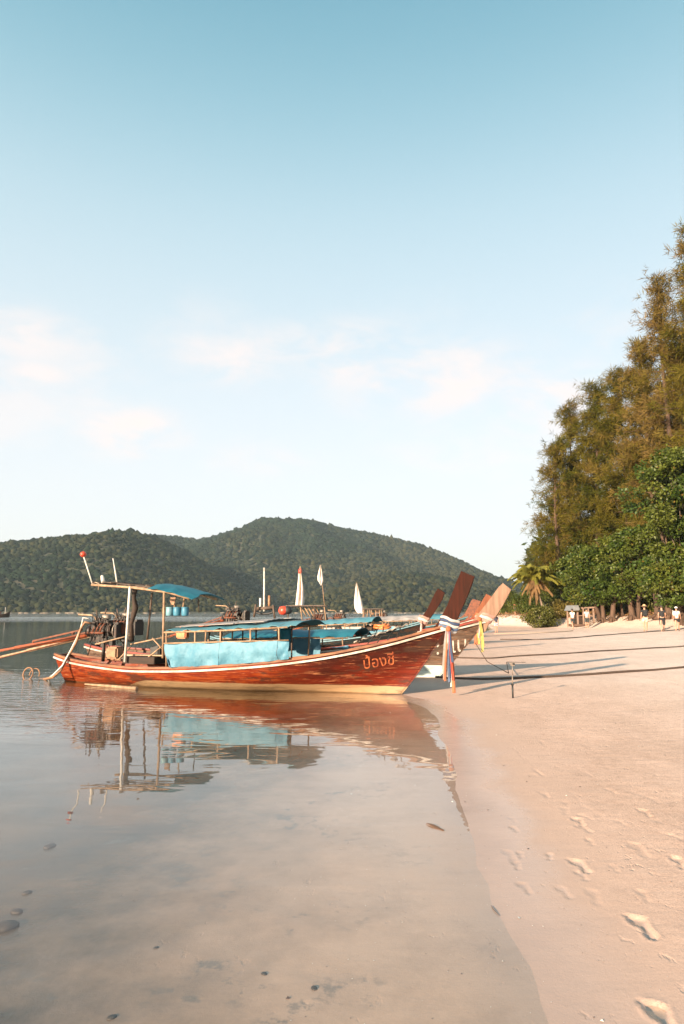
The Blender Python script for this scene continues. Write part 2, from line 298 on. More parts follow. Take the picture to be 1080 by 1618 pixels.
def sand_material():
    m = bpy.data.materials.new('sand'); m.use_nodes = True; nt = m.node_tree; N = nt.nodes; L = nt.links; b = N['Principled BSDF']
    def node(t, **k):
        n = N.new(t)
        for a, v in k.items(): setattr(n, a, v)
        return n
    geo = node('ShaderNodeNewGeometry'); sep = node('ShaderNodeSeparateXYZ'); L.new(geo.outputs['Position'], sep.inputs[0])
    def noise(s, d=5, r=.6, st=(1, 1, 1)):
        mp = node('ShaderNodeMapping'); mp.inputs['Scale'].default_value = st; L.new(geo.outputs['Position'], mp.inputs[0])
        n = node('ShaderNodeTexNoise'); n.inputs['Scale'].default_value = s; n.inputs['Detail'].default_value = d; n.inputs['Roughness'].default_value = r; L.new(mp.outputs[0], n.inputs[0]); return n.outputs[0]
    def rng_(x, a, b_, c=0, d=1, smooth=True):
        n = node('ShaderNodeMapRange'); n.interpolation_type = 'SMOOTHSTEP' if smooth else 'LINEAR'
        for i, v in zip((1, 2, 3, 4), (a, b_, c, d)): n.inputs[i].default_value = v
        L.new(x, n.inputs[0]); return n.outputs[0]
    def mix(f, a, b_, mode='MIX'):
        n = node('ShaderNodeMix', data_type='RGBA', blend_type=mode)
        for i, v in ((0, f), (6, a), (7, b_)):
            if isinstance(v, tuple): n.inputs[i].default_value = (*v, 1)
            elif isinstance(v, (int, float)): n.inputs[i].default_value = v
            else: L.new(v, n.inputs[i])
        return n.outputs[2]
    def math_(op, a, b_):
        n = node('ShaderNodeMath', operation=op)
        for i, v in ((0, a), (1, b_)):
            if isinstance(v, (int, float)): n.inputs[i].default_value = v
            else: L.new(v, n.inputs[i])
        return n.outputs[0]
    DRY = (.76, .585, .490); DRY2 = (.67, .51, .42); WET = (.54, .37, .285)
    col = mix(rng_(noise(1.3, 6, .6, (1, .5, 1)), .35, .65), DRY, DRY2)
    col = mix(rng_(sep.outputs['Z'], .02, .28), mix(1.0, col, (.96, .86, .80), 'MULTIPLY'), mix(1.0, col, (1.20, 1.25, 1.28), 'MULTIPLY'))  # low damp sand, darkened further in colour for the vignette; drier sand lighter
    col = mix(rng_(noise(9, 4), .42, .70), col, mix(1.0, col, (.88, .86, .85), 'MULTIPLY'))
    col = mix(rng_(noise(420, 2), .52, .75), col, mix(1.0, col, (.66, .62, .60), 'MULTIPLY'))
    col = mix(rng_(noise(300, 1), .70, .74), col, (.80, .74, .66))
    col = mix(math_('MULTIPLY', rng_(noise(2.2, 7, .7, (.35, 1.6, 1)), .58, .72), .35), col, (.36, .30, .27))
    col = mix(rng_(noise(75, 4, .8), .38, .62), mix(1.0, col, (1.10, 1.09, 1.07), 'MULTIPLY'), mix(1.0, col, (.76, .73, .70), 'MULTIPLY'))
    col = mix(rng_(noise(60, 2, .6), .66, .72), col, mix(1.0, col, (.62, .56, .52), 'MULTIPLY'))
    zz = math_('ADD', sep.outputs['Z'], math_('MULTIPLY', math_('SUBTRACT', noise(1.2, 4), .5), .022))
    damp = rng_(zz, .055, .005); wet = rng_(zz, .012, -.002)
    col = mix(math_('MULTIPLY', damp, .9), col, WET)
    col = mix(math_('MULTIPLY', wet, .85), col, (.42, .29, .225))
    col = mix(rng_(sep.outputs['Z'], .001, -.006), col, (.52, .345, .25))
    silt_depth = rng_(math_('ADD', zz, math_('MULTIPLY', math_('SUBTRACT', noise(1.0, 7, .7), .5), .075)), -.004, -.062, smooth=False)  # brown bottom, also darkening with depth for light the water absorbs
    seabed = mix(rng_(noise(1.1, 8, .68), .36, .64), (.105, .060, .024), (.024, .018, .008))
    col = mix(silt_depth, col, seabed)
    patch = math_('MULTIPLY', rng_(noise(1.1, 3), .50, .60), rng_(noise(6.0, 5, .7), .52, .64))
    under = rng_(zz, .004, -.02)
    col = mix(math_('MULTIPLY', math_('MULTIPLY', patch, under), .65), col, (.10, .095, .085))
    deep = rng_(sep.outputs['Z'], -.45, -1.4); col = mix(deep, col, (.030, .045, .038))  # deep bed painted dark in place of light absorbed by the water
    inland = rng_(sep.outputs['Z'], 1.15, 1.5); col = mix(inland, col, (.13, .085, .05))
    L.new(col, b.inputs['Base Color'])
    rr = node('ShaderNodeMapRange'); rr.inputs[3].default_value = .85; rr.inputs[4].default_value = .07; L.new(rng_(zz, .022, .004), rr.inputs[0]); L.new(rr.outputs[0], b.inputs['Roughness'])
    b.inputs['Specular IOR Level'].default_value = .35
    h = math_('ADD', math_('MULTIPLY', noise(55, 4, .75), .0055), math_('MULTIPLY', noise(190, 2), .0022))
    h = math_('ADD', h, math_('MULTIPLY', noise(2.2, 3, .5, (.3, 2.2, 1)), .009))
    h = math_('ADD', h, math_('MULTIPLY', noise(5, 4, .6, (.7, 1.3, 1)), .012))
    h = math_('ADD', h, math_('MULTIPLY', math_('MULTIPLY', rng_(noise(13, 3, .6, (1, .6, 1)), .60, .74), rng_(noise(1.4, 3), .45, .62)), -.010))
    bs = math_('SUBTRACT', 1.0, math_('MULTIPLY', damp, .75))
    bp = node('ShaderNodeBump'); bp.inputs['Distance'].default_value = 1.0; L.new(h, bp.inputs['Height']); L.new(bs, bp.inputs['Strength']); L.new(bp.outputs[0], b.inputs['Normal'])
    return m
put('beach_sand', build_ground(), sand_material(), kind='structure')

def water_material():
    m = bpy.data.materials.new('sea_water'); m.use_nodes = True; nt = m.node_tree; N = nt.nodes; L = nt.links; N.clear()
    out = N.new('ShaderNodeOutputMaterial'); mixs = N.new('ShaderNodeMixShader'); L.new(mixs.outputs[0], out.inputs[0])
    tr = N.new('ShaderNodeBsdfTransparent'); tr.inputs[0].default_value = (.97, .96, .92, 1); gl = N.new('ShaderNodeBsdfGlossy'); gl.inputs['Roughness'].default_value = .012; gl.inputs['Color'].default_value = (1, 1, 1, 1)
    fr = N.new('ShaderNodeFresnel'); fr.inputs['IOR'].default_value = 1.34
    geo = N.new('ShaderNodeNewGeometry'); sep = N.new('ShaderNodeSeparateXYZ'); L.new(geo.outputs['Position'], sep.inputs[0])
    def noise(s, st, d=2, dist=0):
        mp = N.new('ShaderNodeMapping'); mp.inputs['Scale'].default_value = st; mp.inputs['Rotation'].default_value = (0, 0, R(12)); L.new(geo.outputs['Position'], mp.inputs[0])
        n = N.new('ShaderNodeTexNoise'); n.inputs['Scale'].default_value = s; n.inputs['Detail'].default_value = d; n.inputs['Distortion'].default_value = dist; L.new(mp.outputs[0], n.inputs[0]); return n.outputs[0]
    def mth(op, a, b_):
        n = N.new('ShaderNodeMath'); n.operation = op
        for i, v in ((0, a), (1, b_)):
            if isinstance(v, (int, float)): n.inputs[i].default_value = v
            else: L.new(v, n.inputs[i])
        return n.outputs[0]
    def mr(x, a, b_, c, d):
        n = N.new('ShaderNodeMapRange'); n.interpolation_type = 'SMOOTHSTEP'
        for i, v in zip((1, 2, 3, 4), (a, b_, c, d)): n.inputs[i].default_value = v
        L.new(x, n.inputs[0]); return n.outputs[0]
    # light passing up from the bed and down from the air meets the same index: no blocking from below
    pw = N.new('ShaderNodeMath'); pw.operation = 'POWER'; pw.inputs[0].default_value = 1.34; L.new(mth('SUBTRACT', 1.0, mth('MULTIPLY', geo.outputs['Backfacing'], 2.0)), pw.inputs[1]); L.new(pw.outputs[0], fr.inputs['IOR'])
    # ripples: glassy in the shelter of the beach, livelier to the left and out past the boats
    out_ = mr(sep.outputs['X'], -2.0, -7.5, 0.0, 1.0); far = mr(sep.outputs['Y'], 95, 190, 0.0, 1.0); mid = mr(sep.outputs['Y'], 7.5, 12.5, 0.0, 1.0)
    h = mth('MULTIPLY', noise(1.3, (.6, 1.5, 1), 2, .4), mth('ADD', .004, mth('MULTIPLY', mth('MULTIPLY', mid, mr(sep.outputs['Y'], 22, 16, .35, 1.0)), .008)))
    h = mth('ADD', h, mth('MULTIPLY', noise(3.0, (.55, 1.9, 1), 2, .3), mth('MULTIPLY', mth('MULTIPLY', mth('MULTIPLY', out_, mid), mr(sep.outputs['Y'], 22, 16, .12, 1.0)), .020)))
    h = mth('ADD', h, mth('MULTIPLY', noise(9, (1, 1.6, 1), 1), mth('MULTIPLY', mid, .0005)))
    h = mth('ADD', h, mth('MULTIPLY', noise(.8, (.5, 1.4, 1), 4), mth('MULTIPLY', far, .55)))
    bp = N.new('ShaderNodeBump'); bp.inputs['Distance'].default_value = 1; bp.inputs['Strength'].default_value = 1; L.new(h, bp.inputs['Height'])
    L.new(bp.outputs[0], gl.inputs['Normal']); L.new(bp.outputs[0], fr.inputs['Normal'])
    L.new(fr.outputs[0], mixs.inputs[0]); L.new(tr.outputs[0], mixs.inputs[1]); L.new(gl.outputs[0], mixs.inputs[2])
    return m
def build_water():
    xs = axis(-6000, 6000, -8, 4, .5, 1.25); ys = axis(-400, 6000, 0, 20, .5, 1.25)
    X, Y = np.meshgrid(xs, ys); nx, ny = len(xs), len(ys); i = np.arange(ny-1)[:, None]*nx + np.arange(nx-1)[None, :]
    return np_mesh('sea_water', np.stack([X, Y, X*0], -1).reshape(-1, 3), np.stack([i, i+1, i+nx+1, i+nx], -1).reshape(-1, 4))
put('sea_water', build_water(), water_material(), kind='structure')

# ---------------------------------------------------------------- far hills and their forest
def prof(pts, x, Yr):
    """height of a ridge standing at distance Yr, read off its outline in the photograph, as a function of world x"""
    px = np.array([p[0] for p in pts], float); py = np.array([p[1] for p in pts], float)
    P = [at(a, b, Yr) for a, b in zip(px, py)]
    return np.interp(x, [p.x for p in P], [p.z for p in P])
LEFT_RIDGE = [(-900, 930), (-500, 880), (-200, 862), (0, 861), (40, 858), (90, 853), (140, 849), (175, 845), (205, 843), (235, 851), (262, 861), (290, 874), (330, 900), (370, 926), (430, 955), (480, 985)]
MAIN_RIDGE = [(-400, 860), (0, 872), (150, 868), (240, 852), (285, 853), (320, 858), (360, 850), (395, 838), (425, 827), (460, 829), (500, 828), (535, 839), (575, 845), (625, 857), (665, 870), (705, 887), (745, 907), (775, 920), (810, 928), (870, 938), (1000, 940), (1300, 955)]
SPUR = [(430, 985), (520, 940), (570, 921), (620, 910), (670, 912), (720, 924), (760, 934), (810, 942), (900, 950), (1000, 960)]
def hill_field(x, y):
    x = np.asarray(x, float); y = np.asarray(y, float)
    n = vnoise(x/140, y/140, 21, 5); g = np.abs(vnoise(x/210 + y/900, y/420, 33, 3) - .5) * 2
    def ridge(pts, Yr, foot, back):
        H = prof(pts, x, Yr); f = np.clip((y - foot) / (Yr - foot), 0, 1); s = np.sin(f*math.pi/2)**1.15
        s = np.where(y > Yr, 1 - sstep(Yr, back, y), s); w = np.sin(np.clip(f, 0, 1)*math.pi)
        return H * (s - (.34*g)*w*.8) + (n - .5) * 20 * w - 3*(y < foot)
    return np.maximum.reduce([ridge(LEFT_RIDGE, 900, 620, 1250), ridge(MAIN_RIDGE, 1500, 860, 2300), ridge(SPUR, 860, 640, 1100)])
def build_hill():
    xs = np.concatenate([np.arange(-2400, 1500, 13.0)]); ys = np.arange(600, 2300, 13.0); X, Y = np.meshgrid(xs, ys); Z = hill_field(X, Y)
    nx, ny = len(xs), len(ys); i = np.arange(ny-1)[:, None]*nx + np.arange(nx-1)[None, :]
    return np_mesh('hill', np.stack([X, Y, Z], -1).reshape(-1, 3), np.stack([i, i+1, i+nx+1, i+nx], -1).reshape(-1, 4), smooth=True)
put('hill', build_hill(), M('hill_soil', (.035, .04, .018), .95, (.06, .05, .028), scale=.02, coords='Object'), kind='structure')
def ico():
    bm = bmesh.new(); bmesh.ops.create_icosphere(bm, subdivisions=1, radius=1); v = np.array([w.co[:] for w in bm.verts]); f = np.array([[w.index for w in q.verts] for q in bm.faces]); bm.free(); return v, f
ICO = ico()
def build_forest():
    n = 108000; x = rng.uniform(-1500, 900, n); y = 610 + rng.random(n)**1.1 * 1000
    keep = (np.abs(x/y) < .62); x, y = x[keep], y[keep]; z = hill_field(x, y); k = z > 1.0; x, y, z = x[k], y[k], z[k]
    # drop crowns on far sides of the ridges
    k = hill_field(x, y - 25) < z + 14; x, y, z = x[k], y[k], z[k]; n = len(x)
    r_ = rng.uniform(1.5, 4.9, n) * np.clip(.62 + y/2400, .8, 1.3); hgt = r_*rng.uniform(.55, 1.15, n); tall = rng.random(n) < .05; hgt[tall] *= 1.25
    z = np.where(z < 3, z, z) + hgt*.35
    V, F = ICO; VV = V[None]*np.stack([r_, r_, hgt], -1)[:, None, :] * (1 + rng.normal(0, .24, (n, len(V), 1))) + np.stack([x, y, z], -1)[:, None, :]
    FF = F[None] + (np.arange(n)*len(V))[:, None, None]
    base = np.array([.010, .019, .009]); brown = np.array([.040, .038, .016]); dark = np.array([.005, .010, .005])
    t = np.clip(vnoise(x/170, y/170, 5, 3)*2.4 - .80 + .25*sstep(-250, 200, x) + rng.normal(0, .28, n), 0, 1)[:, None]; low = np.clip(1 - z/22, 0, 1)[:, None]*.7
    c = base*(1-t) + brown*t; c = c*(1-low) + np.array([.042, .040, .017])*low; s = (rng.random(n) < .2)[:, None]; c = np.where(s, dark, c)*rng.uniform(.7, 1.35, (n, 1)); print('forest', n)
    return np_mesh('hill_forest', VV.reshape(-1, 3), FF.reshape(-1, 3), np.repeat(c, len(V), 0))
put('hill_forest', build_forest(), M('forest_leaves', (1, 1, 1), .85, (.55, .58, .5), scale=.35, attr='tint', lo=.3, hi=.7, bump=.5, spec=.08), kind='stuff')
def shore_rocks():
    n = 260; x = rng.uniform(-900, 420, n); y = np.full(n, 600.); 
    for _ in range(90): y = np.where(hill_field(x, y) < .3, y + 4, y)
    k = y < 900; x, y = x[k], y[k]; n = len(x); V, F = ICO; s = rng.uniform(.4, 1.4, n)
    VV = V[None]*np.stack([s*2.4, s, s*.6], -1)[:, None, :]*(1+rng.normal(0, .2, (n, 12, 1))) + np.stack([x, y-3, y*0+.2], -1)[:, None, :]
    return np_mesh('shore_rocks', VV.reshape(-1, 3), (F[None] + (np.arange(n)*12)[:, None, None]).reshape(-1, 3))
put('shore_rocks', shore_rocks(), M('pale_rock', (.26, .21, .16), .9, (.12, .10, .08), scale=.5), kind='stuff')
# ---------------------------------------------------------------- boats
def hull_mat(name, c1, c2, c3, cream, bandz, rough=.38, band_on=(1.2, 3.0), band_noise=.05, mid=None):
    """weathered painted planks: streaks along the boat, scuffed bare wood, antifouling band painted under bandz"""
    m = bpy.data.materials.new(name); m.use_nodes = True; nt = m.node_tree; N = nt.nodes; L = nt.links; b = N['Principled BSDF']
    tc = N.new('ShaderNodeTexCoord'); sep = N.new('ShaderNodeSeparateXYZ'); L.new(tc.outputs['Object'], sep.inputs[0])
    def nz(s, st, d=6, r=.62, off=0):
        mp = N.new('ShaderNodeMapping'); mp.inputs['Scale'].default_value = st; mp.inputs['Location'].default_value = (off, off*.7, 0); mp.inputs['Rotation'].default_value = (0, R(3), 0); L.new(tc.outputs['Object'], mp.inputs[0]); n = N.new('ShaderNodeTexNoise'); n.inputs['Scale'].default_value = s; n.inputs['Detail'].default_value = d; n.inputs['Roughness'].default_value = r; L.new(mp.outputs[0], n.inputs[0]); return n.outputs[0]
    def mr(x, a, c, lo=0, hi=1):
        n = N.new('ShaderNodeMapRange'); n.interpolation_type = 'SMOOTHSTEP'
        for i, v in zip((1, 2, 3, 4), (a, c, lo, hi)): n.inputs[i].default_value = v
        L.new(x, n.inputs[0]); return n.outputs[0]
    def mix(f, a, c):
        n = N.new('ShaderNodeMix'); n.data_type = 'RGBA'
        for i, v in ((0, f), (6, a), (7, c)):
            if isinstance(v, tuple): n.inputs[i].default_value = (*v, 1)
            else: L.new(v, n.inputs[i])
        return n.outputs[2]
    def mth(op, a, c):
        n = N.new('ShaderNodeMath'); n.operation = op
        for i, v in ((0, a), (1, c)):
            if isinstance(v, (int, float)): n.inputs[i].default_value = v
            else: L.new(v, n.inputs[i])
        return n.outputs[0]
    oi = N.new('ShaderNodeObjectInfo')
    col = mix(mr(nz(3.2, (.35, 1, 4.5)), .38, .62), c1, c2)
    col = mix(mr(nz(1.1, (.3, 1, 1.6), off=9), .42, .66), col, c3)
    if mid: col = mix(mth('MULTIPLY', mr(sep.outputs['X'], 7.2, 5.6), .75), col, mix(mr(nz(5, (.5, 1, 6), off=3), .4, .6), mid, c1))
    col = mix(mth('MULTIPLY', mr(nz(5.5, (.25, 1, 9), 8, .75, 4), .56, .64), .85), col, (.46, .20, .09))
    col = mix(mth('MULTIPLY', mr(nz(2.2, (.5, 1, 1.4), 8, .7, 14), .54, .60), .75), col, (.045, .022, .014))
    hs = N.new('ShaderNodeHueSaturation'); L.new(mth('ADD', .9, mth('MULTIPLY', oi.outputs['Random'], .2)), hs.inputs['Value']); L.new(col, hs.inputs['Color']); col = hs.outputs[0]
    # band
    zt = mth('ADD', sep.outputs['Z'], mth('MULTIPLY', mth('SUBTRACT', nz(2.2, (1, 1, 1), 6, .65, 2), .5), band_noise))
    lim = mr(sep.outputs['X'], band_on[0], band_on[1], -.3, bandz)
    f = mr(mth('SUBTRACT', zt, lim), .008, -.008)
    cr = mix(mr(nz(3, (.5, 1, 2.5), 7, .7, 6), .45, .66), cream, tuple(x*.62 for x in cream))
    cr = mix(mth('MULTIPLY', mr(nz(1.3, (.5, 1, 1.5), 7, .7, 8), .53, .62), mr(sep.outputs['Z'], .17, .03)), cr, (.09, .055, .03))
    col = mix(f, col, cr)
    scum = mr(mth('ADD', sep.outputs['Z'], mth('MULTIPLY', nz(4, (.6, 1, 1)), .06)), .07, .035); col = mix(mth('MULTIPLY', scum, .8), col, (.10, .06, .03))
    L.new(col, b.inputs['Base Color'])
    L.new(mr(nz(4, (.4, 1, 3), off=5), .3, .7, rough, rough + .3), b.inputs['Roughness']); b.inputs['Specular IOR Level'].default_value = .16
    bp = N.new('ShaderNodeBump'); bp.inputs['Distance'].default_value = .006; L.new(nz(6, (.25, 1, 8)), bp.inputs['Height']); L.new(bp.outputs[0], b.inputs['Normal'])
    return m
MAT = dict(
    red=hull_mat('varnished_red_hull', (.135, .015, .005), (.085, .010, .004), (.035, .008, .005), (.32, .21, .115), .18, .34, mid=(.27, .050, .010)),
    dark=hull_mat('weathered_dark_hull', (.10, .060, .040), (.16, .11, .08), (.05, .035, .028), (.50, .62, .60), .34, .6, (-2, -1), .02),
    blackhull=hull_mat('black_painted_hull', (.018, .028, .030), (.03, .045, .05), (.012, .015, .016), (.25, .12, .06), .12, .45, (-2, -1), .03),
    brown=hull_mat('brown_hull', (.26, .07, .025), (.16, .045, .02), (.09, .03, .015), (.30, .33, .30), .2, .5, (-2, -1), .03),
    teal=hull_mat('teal_hull', (.03, .11, .12), (.05, .15, .16), (.03, .06, .06), (.4, .3, .2), .15, .5, (-2, -1), .03),
    white=M('white_paint', (.50, .45, .40), .7, (.30, .24, .19), scale=5, lo=.42, hi=.66, bump=.003),
    lblue=M('pale_blue_paint', (.16, .29, .33), .6, (.10, .20, .24), scale=7, bump=.003),
    cap=M('worn_gunwale_wood', (.28, .12, .05), .65, (.13, .05, .025), scale=6, stretch=(.3, 2, 2), bump=.004),
    redcap=M('red_gunwale_paint', (.30, .05, .03), .5, (.14, .03, .02), scale=6, stretch=(.3, 2, 2), bump=.004),
    inner=M('dark_bilge_wood', (.05, .027, .016), .8, (.02, .013, .009), scale=5, stretch=(.3, 2, 2), bump=.005),
    deck=M('grey_deck_wood', (.15, .09, .06), .8, (.07, .04, .028), scale=6, stretch=(.3, 3, 1), bump=.004),
    prow=M('dark_red_prow_wood', (.045, .012, .007), .8, (.022, .008, .005), scale=5, stretch=(3, 1, .3), bump=.004, spec=.12),
    prow_pale=M('bleached_prow_wood', (.27, .17, .12), .8, (.19, .115, .08), scale=5, stretch=(3, 1, .3), bump=.004, spec=.15),
    prow_orange=M('orange_prow_wood', (.22, .07, .03), .6, (.12, .04, .018), scale=5, stretch=(3, 1, .3), bump=.004, spec=.15),
    pole=M('weathered_pole', (.42, .28, .17), .7, (.20, .12, .07), scale=8, stretch=(1, 1, .5), bump=.002),
    dpole=M('dark_pole', (.12, .075, .05), .7, (.05, .035, .025), scale=9, bump=.003),
    wpole=M('white_pole', (.74, .70, .64), .5, (.5, .45, .38), scale=9),
    tarp=M('blue_tarpaulin', (.075, .235, .30), .75, (.13, .30, .36), scale=3, bump=.012, bumpscale=7, trans=.15, spec=.2),
    tarp2=M('deep_blue_tarpaulin', (.015, .12, .17), .5, (.03, .18, .24), scale=3, bump=.012, bumpscale=7, trans=.15, spec=.2),
    curtain=M('sky_blue_tarpaulin', (.075, .22, .31), .5, (.13, .29, .38), scale=2.5, bump=.05, bumpscale=4.5, trans=.12, spec=.25),
    sheet=M('grey_roof_sheet', (.36, .33, .31), .7, (.20, .18, .17), scale=4, stretch=(.6, 2, 2), bump=.003),
    steel=M('greasy_black_iron', (.014, .012, .011), .5, (.05, .022, .014), scale=9, lo=.5, hi=.72, bump=.004, metal=.3),
    rust=M('rusty_iron', (.20, .06, .025), .75, (.08, .03, .018), scale=12, bump=.004),
    orangeshaft=M('orange_painted_steel', (.36, .075, .02), .6, (.16, .045, .02), scale=8, stretch=(.4, 2, 2), bump=.003),
    tan=M('tan_hose', (.34, .18, .09), .6, (.18, .09, .045), scale=10),
    alu=M('dull_aluminium', (.40, .34, .28), .5, (.14, .11, .09), scale=9, metal=.3),
    rope=M('dark_rope', (.10, .065, .045), .9, (.05, .035, .028), scale=40, bump=.004),
    ropel=M('pale_rope', (.46, .36, .26), .9, (.3, .22, .16), scale=40, bump=.004),
    barrel=M('blue_plastic', (.035, .17, .27), .5, (.06, .22, .32), scale=6),
    barrel_l=M('pale_blue_plastic', (.16, .32, .38), .5, (.12, .26, .32), scale=6),
    orange=M('orange_plastic', (.72, .22, .06), .4, (.55, .15, .05), scale=6),
    redp=M('red_plastic', (.62, .07, .03), .35, (.45, .05, .03), scale=6),
    black=M('black_rubber', (.015, .015, .015), .6, (.03, .03, .03), scale=6),
    flag=M('white_cloth', (.80, .74, .70), .85, (.66, .60, .56), scale=3, bump=.01, trans=.3),
    letter=M('ochre_lettering', (.44, .12, .035), .8, (.22, .045, .015), scale=12, lo=.42, hi=.6),
    letterw=M('white_lettering', (.62, .56, .48), .6, (.36, .30, .25), scale=12, lo=.42, hi=.6),
)
SHEER = [(0, .67), (.6, .55), (2.5, .43), (4.1, .48), (5.5, .59), (6.3, .67), (7.4, .83), (8.2, 1.0), (8.7, 1.12), (9.2, 1.27), (9.83, 1.46)]
LT, OV = 8.76, 1.07           # template keel length and bow overhang
_shx = np.linspace(0, LT+OV, 200); _z0 = np.interp(_shx, [a for a, b in SHEER], [b for a, b in SHEER]); _k = np.hanning(33); _k /= _k.sum()
_pad = np.concatenate([_z0[0] + (_z0[0]-_z0[1:17])[::-1], _z0, _z0[-1] + (_z0[-1]-_z0[-17:-1])[::-1]]); _shz = np.convolve(_pad, _k, 'valid')
class Hull:
    def __init__(s, kx=1, kz=1, kb=1): s.kx, s.kz, s.kb = kx, kz, kb; s.L = LT*kx; s.X = (LT+OV)*kx
    def P(s, u, t, side):
        """u 0 stern .. 1 bow, t 0 keel .. 1 sheer"""
        xs0 = -.22*t**1.4; xb = LT + OV*t**.92; x = xs0 + (xb - xs0)*u
        zs = float(np.interp((LT+OV)*u, _shx, _shz)) * s.kz
        zk = -.22 + .245*u**1.6 + .10*(1-u)**6
        z = zk + (zs - zk)*t
        b = float(np.interp(u, [0, .06, .15, .3, .5, .65, .78, .88, .95, 1], [.26, .42, .62, .82, .88, .82, .62, .38, .18, .03]))
        e = float(np.interp(u, [0, .1, .3, .6, .85, 1], [.9, .7, .5, .55, .95, 1.15]))
        y = b*s.kb*math.sin(t*math.pi/2)**e
        if u > .97: y = y*(1) 
        return Vector((x*s.kx, side*max(y, .025), z))
    def side_at(s, x, z, side=-1):
        u, t = x/s.X, .5
        for _ in range(30):
            p = s.P(u, t, side); u += .8*(x-p.x)/s.X; zk = s.P(u, 0, 1).z; zs = s.P(u, 1, 1).z; t += .8*(z-p.z)/(zs-zk); u = min(max(u, 0), 1); t = min(max(t, 0.01), 1)
        return s.P(u, t, side), u, t
def lp(boat, px, py, yl):
    """where the ray of a pixel crosses the boat's own lengthwise plane y = yl"""
    a = boat.rotation_euler.z; O = boat.location; d = ray(px, py); n = Vector((-math.sin(a), math.cos(a), 0))
    t = (yl - n.dot(EYE - O)) / n.dot(d); q = EYE + d*t - O; return Vector((q.x*math.cos(a) + q.y*math.sin(a), yl, q.z))
def wp(boat, p):
    a = boat.rotation_euler.z; p = Vector(p); return boat.location + Vector((p.x*math.cos(a) - p.y*math.sin(a), p.x*math.sin(a) + p.y*math.cos(a), p.z))
def make_boat(label, foot, ang, hull, mats, prow, nplank=7, nu=30, group='long-tail boats moored bow-first on the sand', prow_outline=None, lod=0):
    H = hull; a = R(ang); O = Vector((foot[0] - H.L*math.cos(a), foot[1] - H.L*math.sin(a), 0))
    t = thing('longtail_boat', label, 'boat', O, a, group); t['_'] = 0; del t['_']
    us = [i/nu for i in range(nu+1)]
    for side in (-1, 1):
        for k in range(nplank):
            t0, t1 = k/nplank, (k+1)/nplank - (.003 if k < nplank-1 else .02)
            g = []
            for u in us:
                row = []
                for tt, o_ in ((t0, .005), ((t0+t1)/2, .004), (t1, 0)):
                    p = H.P(u, tt, side); p.y += side*(o_ + .012); row.append(p)
                g.append(row)
            mb = MB(); mb.grid([r_[::-1] for r_ in g] if side > 0 else g, thick=.028); put('hull_plank', mb, mats['hull'], t)
    # transom, keel / stem post
    mb = MB(); n = 10; sec = [H.P(0, i/n, -1) for i in range(n, -1, -1)] + [H.P(0, i/n, 1) for i in range(n+1)]
    mb.add([p + Vector((-.005, 0, 0)) for p in sec] + [p + Vector((.03, 0, 0)) for p in sec], [tuple(range(len(sec)))[::-1], tuple(range(len(sec), 2*len(sec)))] + [(i, (i+1) % len(sec), (i+1) % len(sec)+len(sec), i+len(sec)) for i in range(len(sec))]); put('transom', mb, mats['hull'], t)
    mb = MB(); pts = [H.P(1, i/14, 1) for i in range(15)]
    for i in range(14):
        a_, b_ = pts[i].copy(), pts[i+1].copy(); a_.y = b_.y = 0; mb.beam(a_ + Vector((.012, 0, 0)), b_ + Vector((.012, 0, .004)), .05, .05, (0, 1, 0))
    put('stem_post', mb, mats['hull'], t)
    for side in (-1, 1):
        for nm, dz, hh, dy, ww, m in (('rub_rail', -.066, .042, .030, .045, mats['rail']), ('gunwale', .012, .05, -.01, .10, mats['cap'])):
            mb = MB(); A = []
            for u in us:
                p = H.P(u, 1, side); y0 = p.y + side*dy; w_ = ww*(1 if u < .94 else max(.25, 1 - (u-.94)*11))
                ys = (y0 - side*w_/2, y0 + side*w_/2); A.append([Vector((p.x, ys[0], p.z+dz-hh/2)), Vector((p.x, ys[1], p.z+dz-hh/2)), Vector((p.x, ys[1], p.z+dz+hh/2)), Vector((p.x, ys[0], p.z+dz+hh/2)), Vector((p.x, ys[0], p.z+dz-hh/2))])
            mb.grid(A, smooth=False); k0 = len(mb.v); mb.f.append((0, 1, 2, 3)); mb.sm.append(False); mb.f.append((k0-2, k0-3, k0-4, k0-5)); mb.sm.append(False); put(nm, mb, m, t)
    # floor and thwarts, foredeck
    mb = MB(); g = []
    for u in us[1:-3]:
        c, _, tt = H.side_at(H.X*u, .12 if u < .8 else .12 + (u-.8)*3.0, 1); g.append([Vector((c.x, -(c.y-.05), c.z)), Vector((c.x, (c.y-.05), c.z))])
    mb.grid(g, smooth=False); put('floor_boards', mb, MAT['inner'], t)
    for u in (.1, .2, .3, .38, .46, .54, .62, .70):
        p = H.P(u, .80, 1); put('thwart', MB().box((p.x, 0, p.z), (.20, 2*p.y-.05, .03)), MAT['deck'], t)
    for k in range(8):
        u0 = .74 + k*.031; p = H.P(u0, .93, 1); q = H.P(u0+.028, .93, 1); mb = MB(); mb.add([(p.x, -p.y+.03, p.z), (q.x, -q.y+.03, q.z), (q.x, q.y-.03, q.z), (p.x, p.y-.03, p.z)] + [(p.x, -p.y+.03, p.z-.02), (q.x, -q.y+.03, q.z-.02), (q.x, q.y-.03, q.z-.02), (p.x, p.y-.03, p.z-.02)], [(0, 1, 2, 3), (7, 6, 5, 4), (0, 4, 5, 1), (1, 5, 6, 2), (2, 6, 7, 3), (3, 7, 4, 0)]); put('foredeck_board', mb, MAT['deck'], t)
    # prow board: thick outline in the boat's own plane
    tip = H.P(1, 1, 1)
    ol = prow_outline or [(-.36, -.10), (-.20, .08), (-.01, .42), (.20, .92), (.30, 1.13), (.57, 1.01), (.43, .64), (.22, .20), (.08, -.08), (-.02, -.32), (-.18, -.42)]
